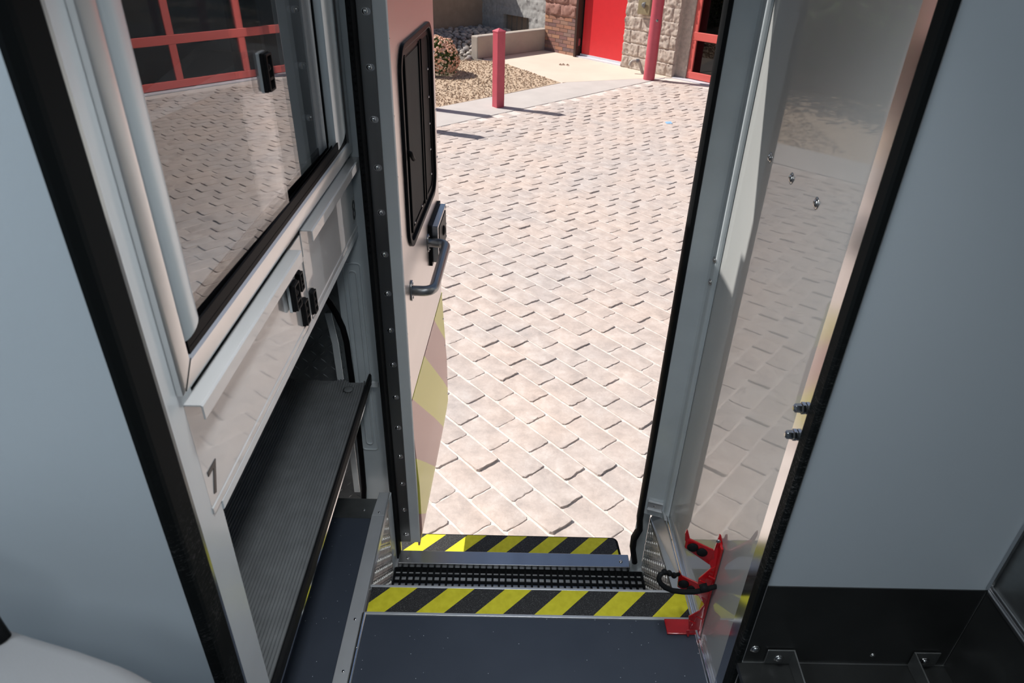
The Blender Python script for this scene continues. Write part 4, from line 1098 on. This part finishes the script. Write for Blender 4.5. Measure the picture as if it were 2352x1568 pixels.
while len(placed) < 290 and tries < 60000:
    tries += 1
    px, py = rr.uniform(985, 1250), rr.uniform(28, 138)
    P = at(px, py, z=GZ+.06)
    zz = mound(P.x, P.y); P = at(px, py, z=zz)
    if P.y > 15.4 or P.y < 11.7: continue
    # keep inside the rock bed: behind the planter wall, in front of the two walls
    if (P-Vector((pa.x, pa.y, 0))).dot(pn_) < (.24 if (P-Vector((pa.x, pa.y, 0))).dot(pd) > -.05 else -.2): continue
    if (P-FA).dot(N2) > .0: continue
    if (P-FA).dot(D2) < -2.76: continue
    if not inpoly((px, py), [(985, 30), (1110, 30), (1250, 70), (1092, 84), (1092, 130), (1075, 138), (1046, 112), (1005, 84), (985, 84)]): continue
    s_ = rr.uniform(.036, .07)
    if any((P-q).length < (s_+t)*.97 for q, t in placed): continue
    placed.append((P, s_))
for i, (P, s_) in enumerate(placed):
    o = bpy.data.objects.new('river_rock', rms[i % 6]); COL.objects.link(o)
    o.location = P+Vector((0, 0, s_*.2)); o.scale = (s_, s_, s_); o.rotation_euler = (rr.uniform(-.3, .3), rr.uniform(-.3, .3), rr.uniform(0, 6.28))
    lit = (Vector((cn.x, cn.y, 0))-P).dot(D2)*0 + (P-cn).dot(D2)
    if lit > 2.12/1.167*.95: tag(o, 'sunlit pale river rock between the shrub and the end of the low concrete wall', 'rock', 'sunlit river rocks')
    else: tag(o, 'grey river rock lying in the shade below the tan garden wall', 'rock', 'shaded river rocks')
print('rocks', len(placed))
# flowering shrub
sb = at(1012, 176, z=GZ); sbx, sby = sb.x-.1, sb.y+.25
sh_ = thing('flowering_shrub', 'rounded green shrub covered in small pale pink flowers on the gravel', 'shrub', (sbx, sby, GZ))
lv = MB(); fl_ = MB(); rs = random.Random(4)
top_z = at(1022, 90, y=sby).z; RXY = .36; hgt = top_z-GZ
for i in range(5200):
    a = rs.uniform(0, 2*pi); ph = math.acos(rs.uniform(-.75, 1)); rad = rs.uniform(.6, 1.0)
    n_ = Vector((sin(ph)*cos(a), sin(ph)*sin(a), cos(ph))); P = Vector((sbx, sby, GZ+hgt*.44))+Vector((n_.x*RXY, n_.y*RXY, n_.z*hgt*.58))*rad*(1+.12*noise.noise(n_*3))
    if P.z < GZ+.01: continue
    d1 = (n_+Vector((rs.uniform(-.6, .6), rs.uniform(-.6, .6), rs.uniform(-.2, .8)))).normalized(); d2 = d1.cross(Vector((rs.uniform(-1, 1), rs.uniform(-1, 1), 1))).normalized()
    L_ = rs.uniform(.03, .05); lv.add([P, P+d1*L_*.5+d2*L_*.22, P+d1*L_, P+d1*L_*.5-d2*L_*.22], [(0, 1, 2, 3)])
for i in range(760):
    a = rs.uniform(0, 2*pi); ph = math.acos(rs.uniform(-.55, 1)); n_ = Vector((sin(ph)*cos(a), sin(ph)*sin(a), cos(ph)))
    P = Vector((sbx, sby, GZ+hgt*.44))+Vector((n_.x*RXY, n_.y*RXY, n_.z*hgt*.60))*(1.02+.12*noise.noise(n_*3))
    if P.z < GZ+.03: continue
    fl_.dome(P, n_, rs.uniform(.012, .024), .016, 6, 2)
lv.build('foliage', 'leaf', sh_); fl_.build('flowers', 'flower', sh_)['kind'] = 'stuff'
MB().tube([(sbx, sby, GZ-.01), (sbx, sby, GZ+.2)], .02, 8).build('stem', 'leaf_dry', sh_)
# orange clay pot just peeping past the door edge
cp = at(996, 92, z=GZ+.2)
# dark hedge away to the left, mirrored in the glossy panels
hd2 = MB(); rh = random.Random(8)
for i in range(5200):
    t = rh.uniform(0, 1); c = Vector((-2.9-2.6*t+rh.uniform(-.5, .5), 11.6-4.6*t+rh.uniform(-.5, .5), 0)); z = GZ+rh.random()**.8*(1.25+.4*noise.noise(c*1.2))
    P = Vector((c.x-.6, c.y, z)); d1 = Vector((rh.uniform(-1, 1), rh.uniform(-1, 1), rh.uniform(-.3, 1))).normalized(); d2 = d1.cross(Vector((0, 0, 1))).normalized(); L_ = rh.uniform(.08, .16)
    hd2.add([P, P+d1*L_*.5+d2*L_*.25, P+d1*L_, P+d1*L_*.5-d2*L_*.25], [(0, 1, 2, 3)])
ho_ = hd2.build('hedge', 'leaf'); tag(ho_, 'loose green hedge left of the gravel, seen only mirrored in the glossy side panel', 'hedge')
